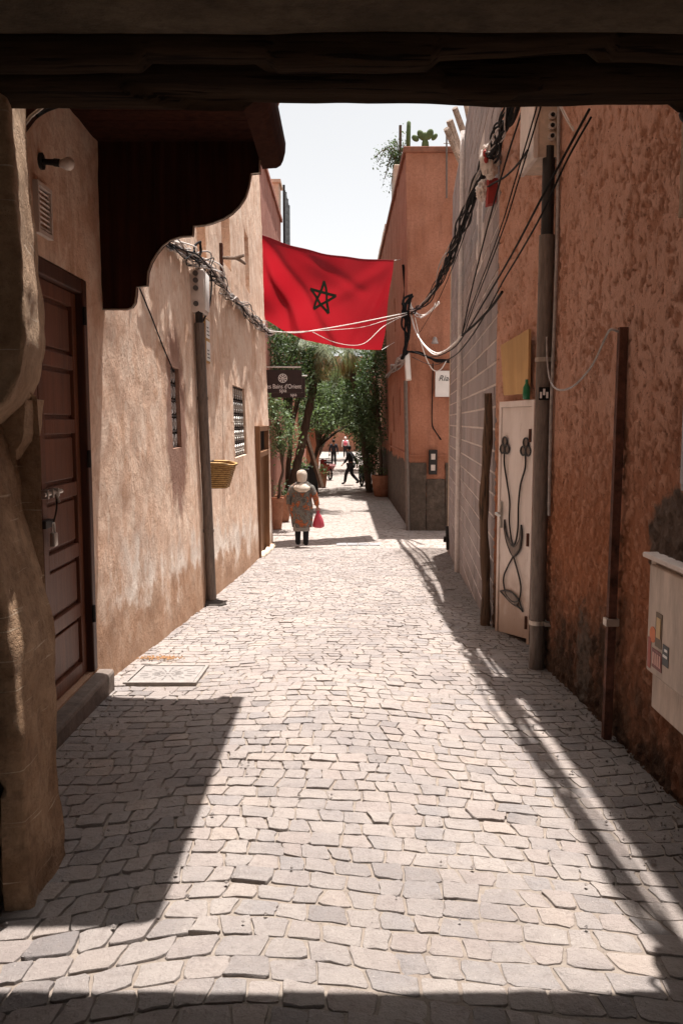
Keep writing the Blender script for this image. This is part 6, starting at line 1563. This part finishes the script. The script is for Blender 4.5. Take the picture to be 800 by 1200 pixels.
put('tunic', loft([(0, .02, 1.38, .07, .065), (0, .02, 1.355, .13, .10), (0, .02, 1.31, .185, .125), (0, .02, 1.22, .20, .145), (0, .015, 1.10, .19, .145), (0, .01, .98, .20, .155), (0, .0, .85, .222, .17), (.005, 0, .70, .225, .18), (.01, 0, .55, .212, .17), (.012, 0, .42, .198, .16)], 44, .09, 1), 'tunic')
put('skirt', loft([(0, 0, .60, .17, .13), (-.01, 0, .45, .175, .135), (-.01, 0, .34, .17, .135)], 28, .05, 3), 'greycloth')
for sd in 'lr': wear('sleeve', ['sh' + sd, 'elbow' + sd, 'wrist' + sd], [('sh' + sd, 'elbow' + sd), ('elbow' + sd, 'wrist' + sd)], .030, 'tunic')
for sd in 'lr': wear('boot', ['knee' + sd, 'ankle' + sd, 'toe' + sd], [('knee' + sd, 'ankle' + sd), ('ankle' + sd, 'toe' + sd)], .020, 'darkcloth')
hz = N_['head'][2]; hy = N_['head'][1]
put('headscarf', loft([(0, hy - .03, hz + .105, .012, .012), (0, hy - .03, hz + .098, .05, .055), (0, hy - .025, hz + .07, .088, .10), (0, hy - .022, hz + .02, .108, .122), (0, hy - .025, hz - .05, .108, .12), (0, hy - .03, hz - .12, .095, .11), (0, hy - .035, hz - .165, .09, .10), (0, -.02, hz - .19, .11, .11), (0, -.015, hz - .22, .15, .13), (0, -.02, hz - .255, .178, .145), (.01, -.03, hz - .30, .165, .15), (.015, -.045, hz - .35, .10, .12)], 28, .03, 5), 'creamcloth')
hand = Vector((N_['palmr'][0], N_['palmr'][1], N_['palmr'][2])) + Vector((wx, wy, g(wy)))
m_ = MB(); pts = []; rng = random.Random(2)
rings = [(hand.x, hand.y, hand.z - .02, .018, .018), (hand.x, hand.y, hand.z - .07, .03, .028), (hand.x + .005, hand.y, hand.z - .13, .065, .05), (hand.x + .01, hand.y, hand.z - .22, .095, .07), (hand.x + .012, hand.y, hand.z - .31, .118, .085), (hand.x + .012, hand.y, hand.z - .36, .115, .08), (hand.x + .012, hand.y, hand.z - .385, .06, .05)]
me = loft(rings, 28, .10, 2); m_.v = [tuple(v.co) for v in me.vertices]; m_.f = [tuple(p_.vertices) for p_ in me.polygons] + [tuple(range(6 * 28, 7 * 28))]
m_.tube(catmull([hand + Vector((-.03, 0, -.05)), hand + Vector((-.035, 0, .02)), hand + Vector((0, .0, .035)), hand + Vector((.035, 0, .02)), hand + Vector((.03, 0, -.05))], 5), .008, 6)
tag(m_.build('carrier_bag', M['pinkplastic'], smooth=True), "full pink plastic carrier bag hanging from the walking woman's hand", 'bag')
# man in black striding across, in the shade
wp = dict(stand); wp['legl'] = ((-.09, .20, .50), (-.09, .26, .09)); wp['legr'] = ((.09, .0, .48), (.09, -.34, .13)); wp['arml'] = ((-.24, .10, 1.12), (-.24, .26, .95)); wp['armr'] = ((.24, -.16, 1.13), (.25, -.20, .88)); wp['lean'] = .14
yy = 37.6; person('man in black clothes striding across the shaded street', (.42, yy, g(yy)), R(75), 1.72, wp, {'shirt': 'darkcloth', 'trousers': 'darkcloth', 'shoes': 'darkcloth', 'hair': 'hair'})
wp = dict(stand); wp['legl'] = ((-.09, .06, .48), (-.10, .08, .085)); wp['legr'] = ((.10, .04, .48), (.11, -.14, .10))
yy = 56.5; person('person in navy coat walking away down the street', (-.52, yy, g(yy)), R(5), 1.72, wp, {'shirt': 'navycloth', 'trousers': 'darkcloth', 'shoes': 'darkcloth', 'hair': 'hair'})
yy = 73; t_, N_, put, wear = person('person in white shirt with a pink backpack far down the street', (.33, yy, g(yy)), 0, 1.74, wp, {'shirt': 'whitecloth', 'trousers': 'darkcloth', 'shoes': 'darkcloth', 'hair': 'whitecloth'})
put('backpack', loft([(0, -.17, 1.42, .05, .03), (0, -.18, 1.38, .13, .08), (0, -.19, 1.2, .15, .10), (0, -.18, 1.05, .13, .08), (0, -.17, 1.02, .05, .03)], 20, .02), 'pinkcloth')
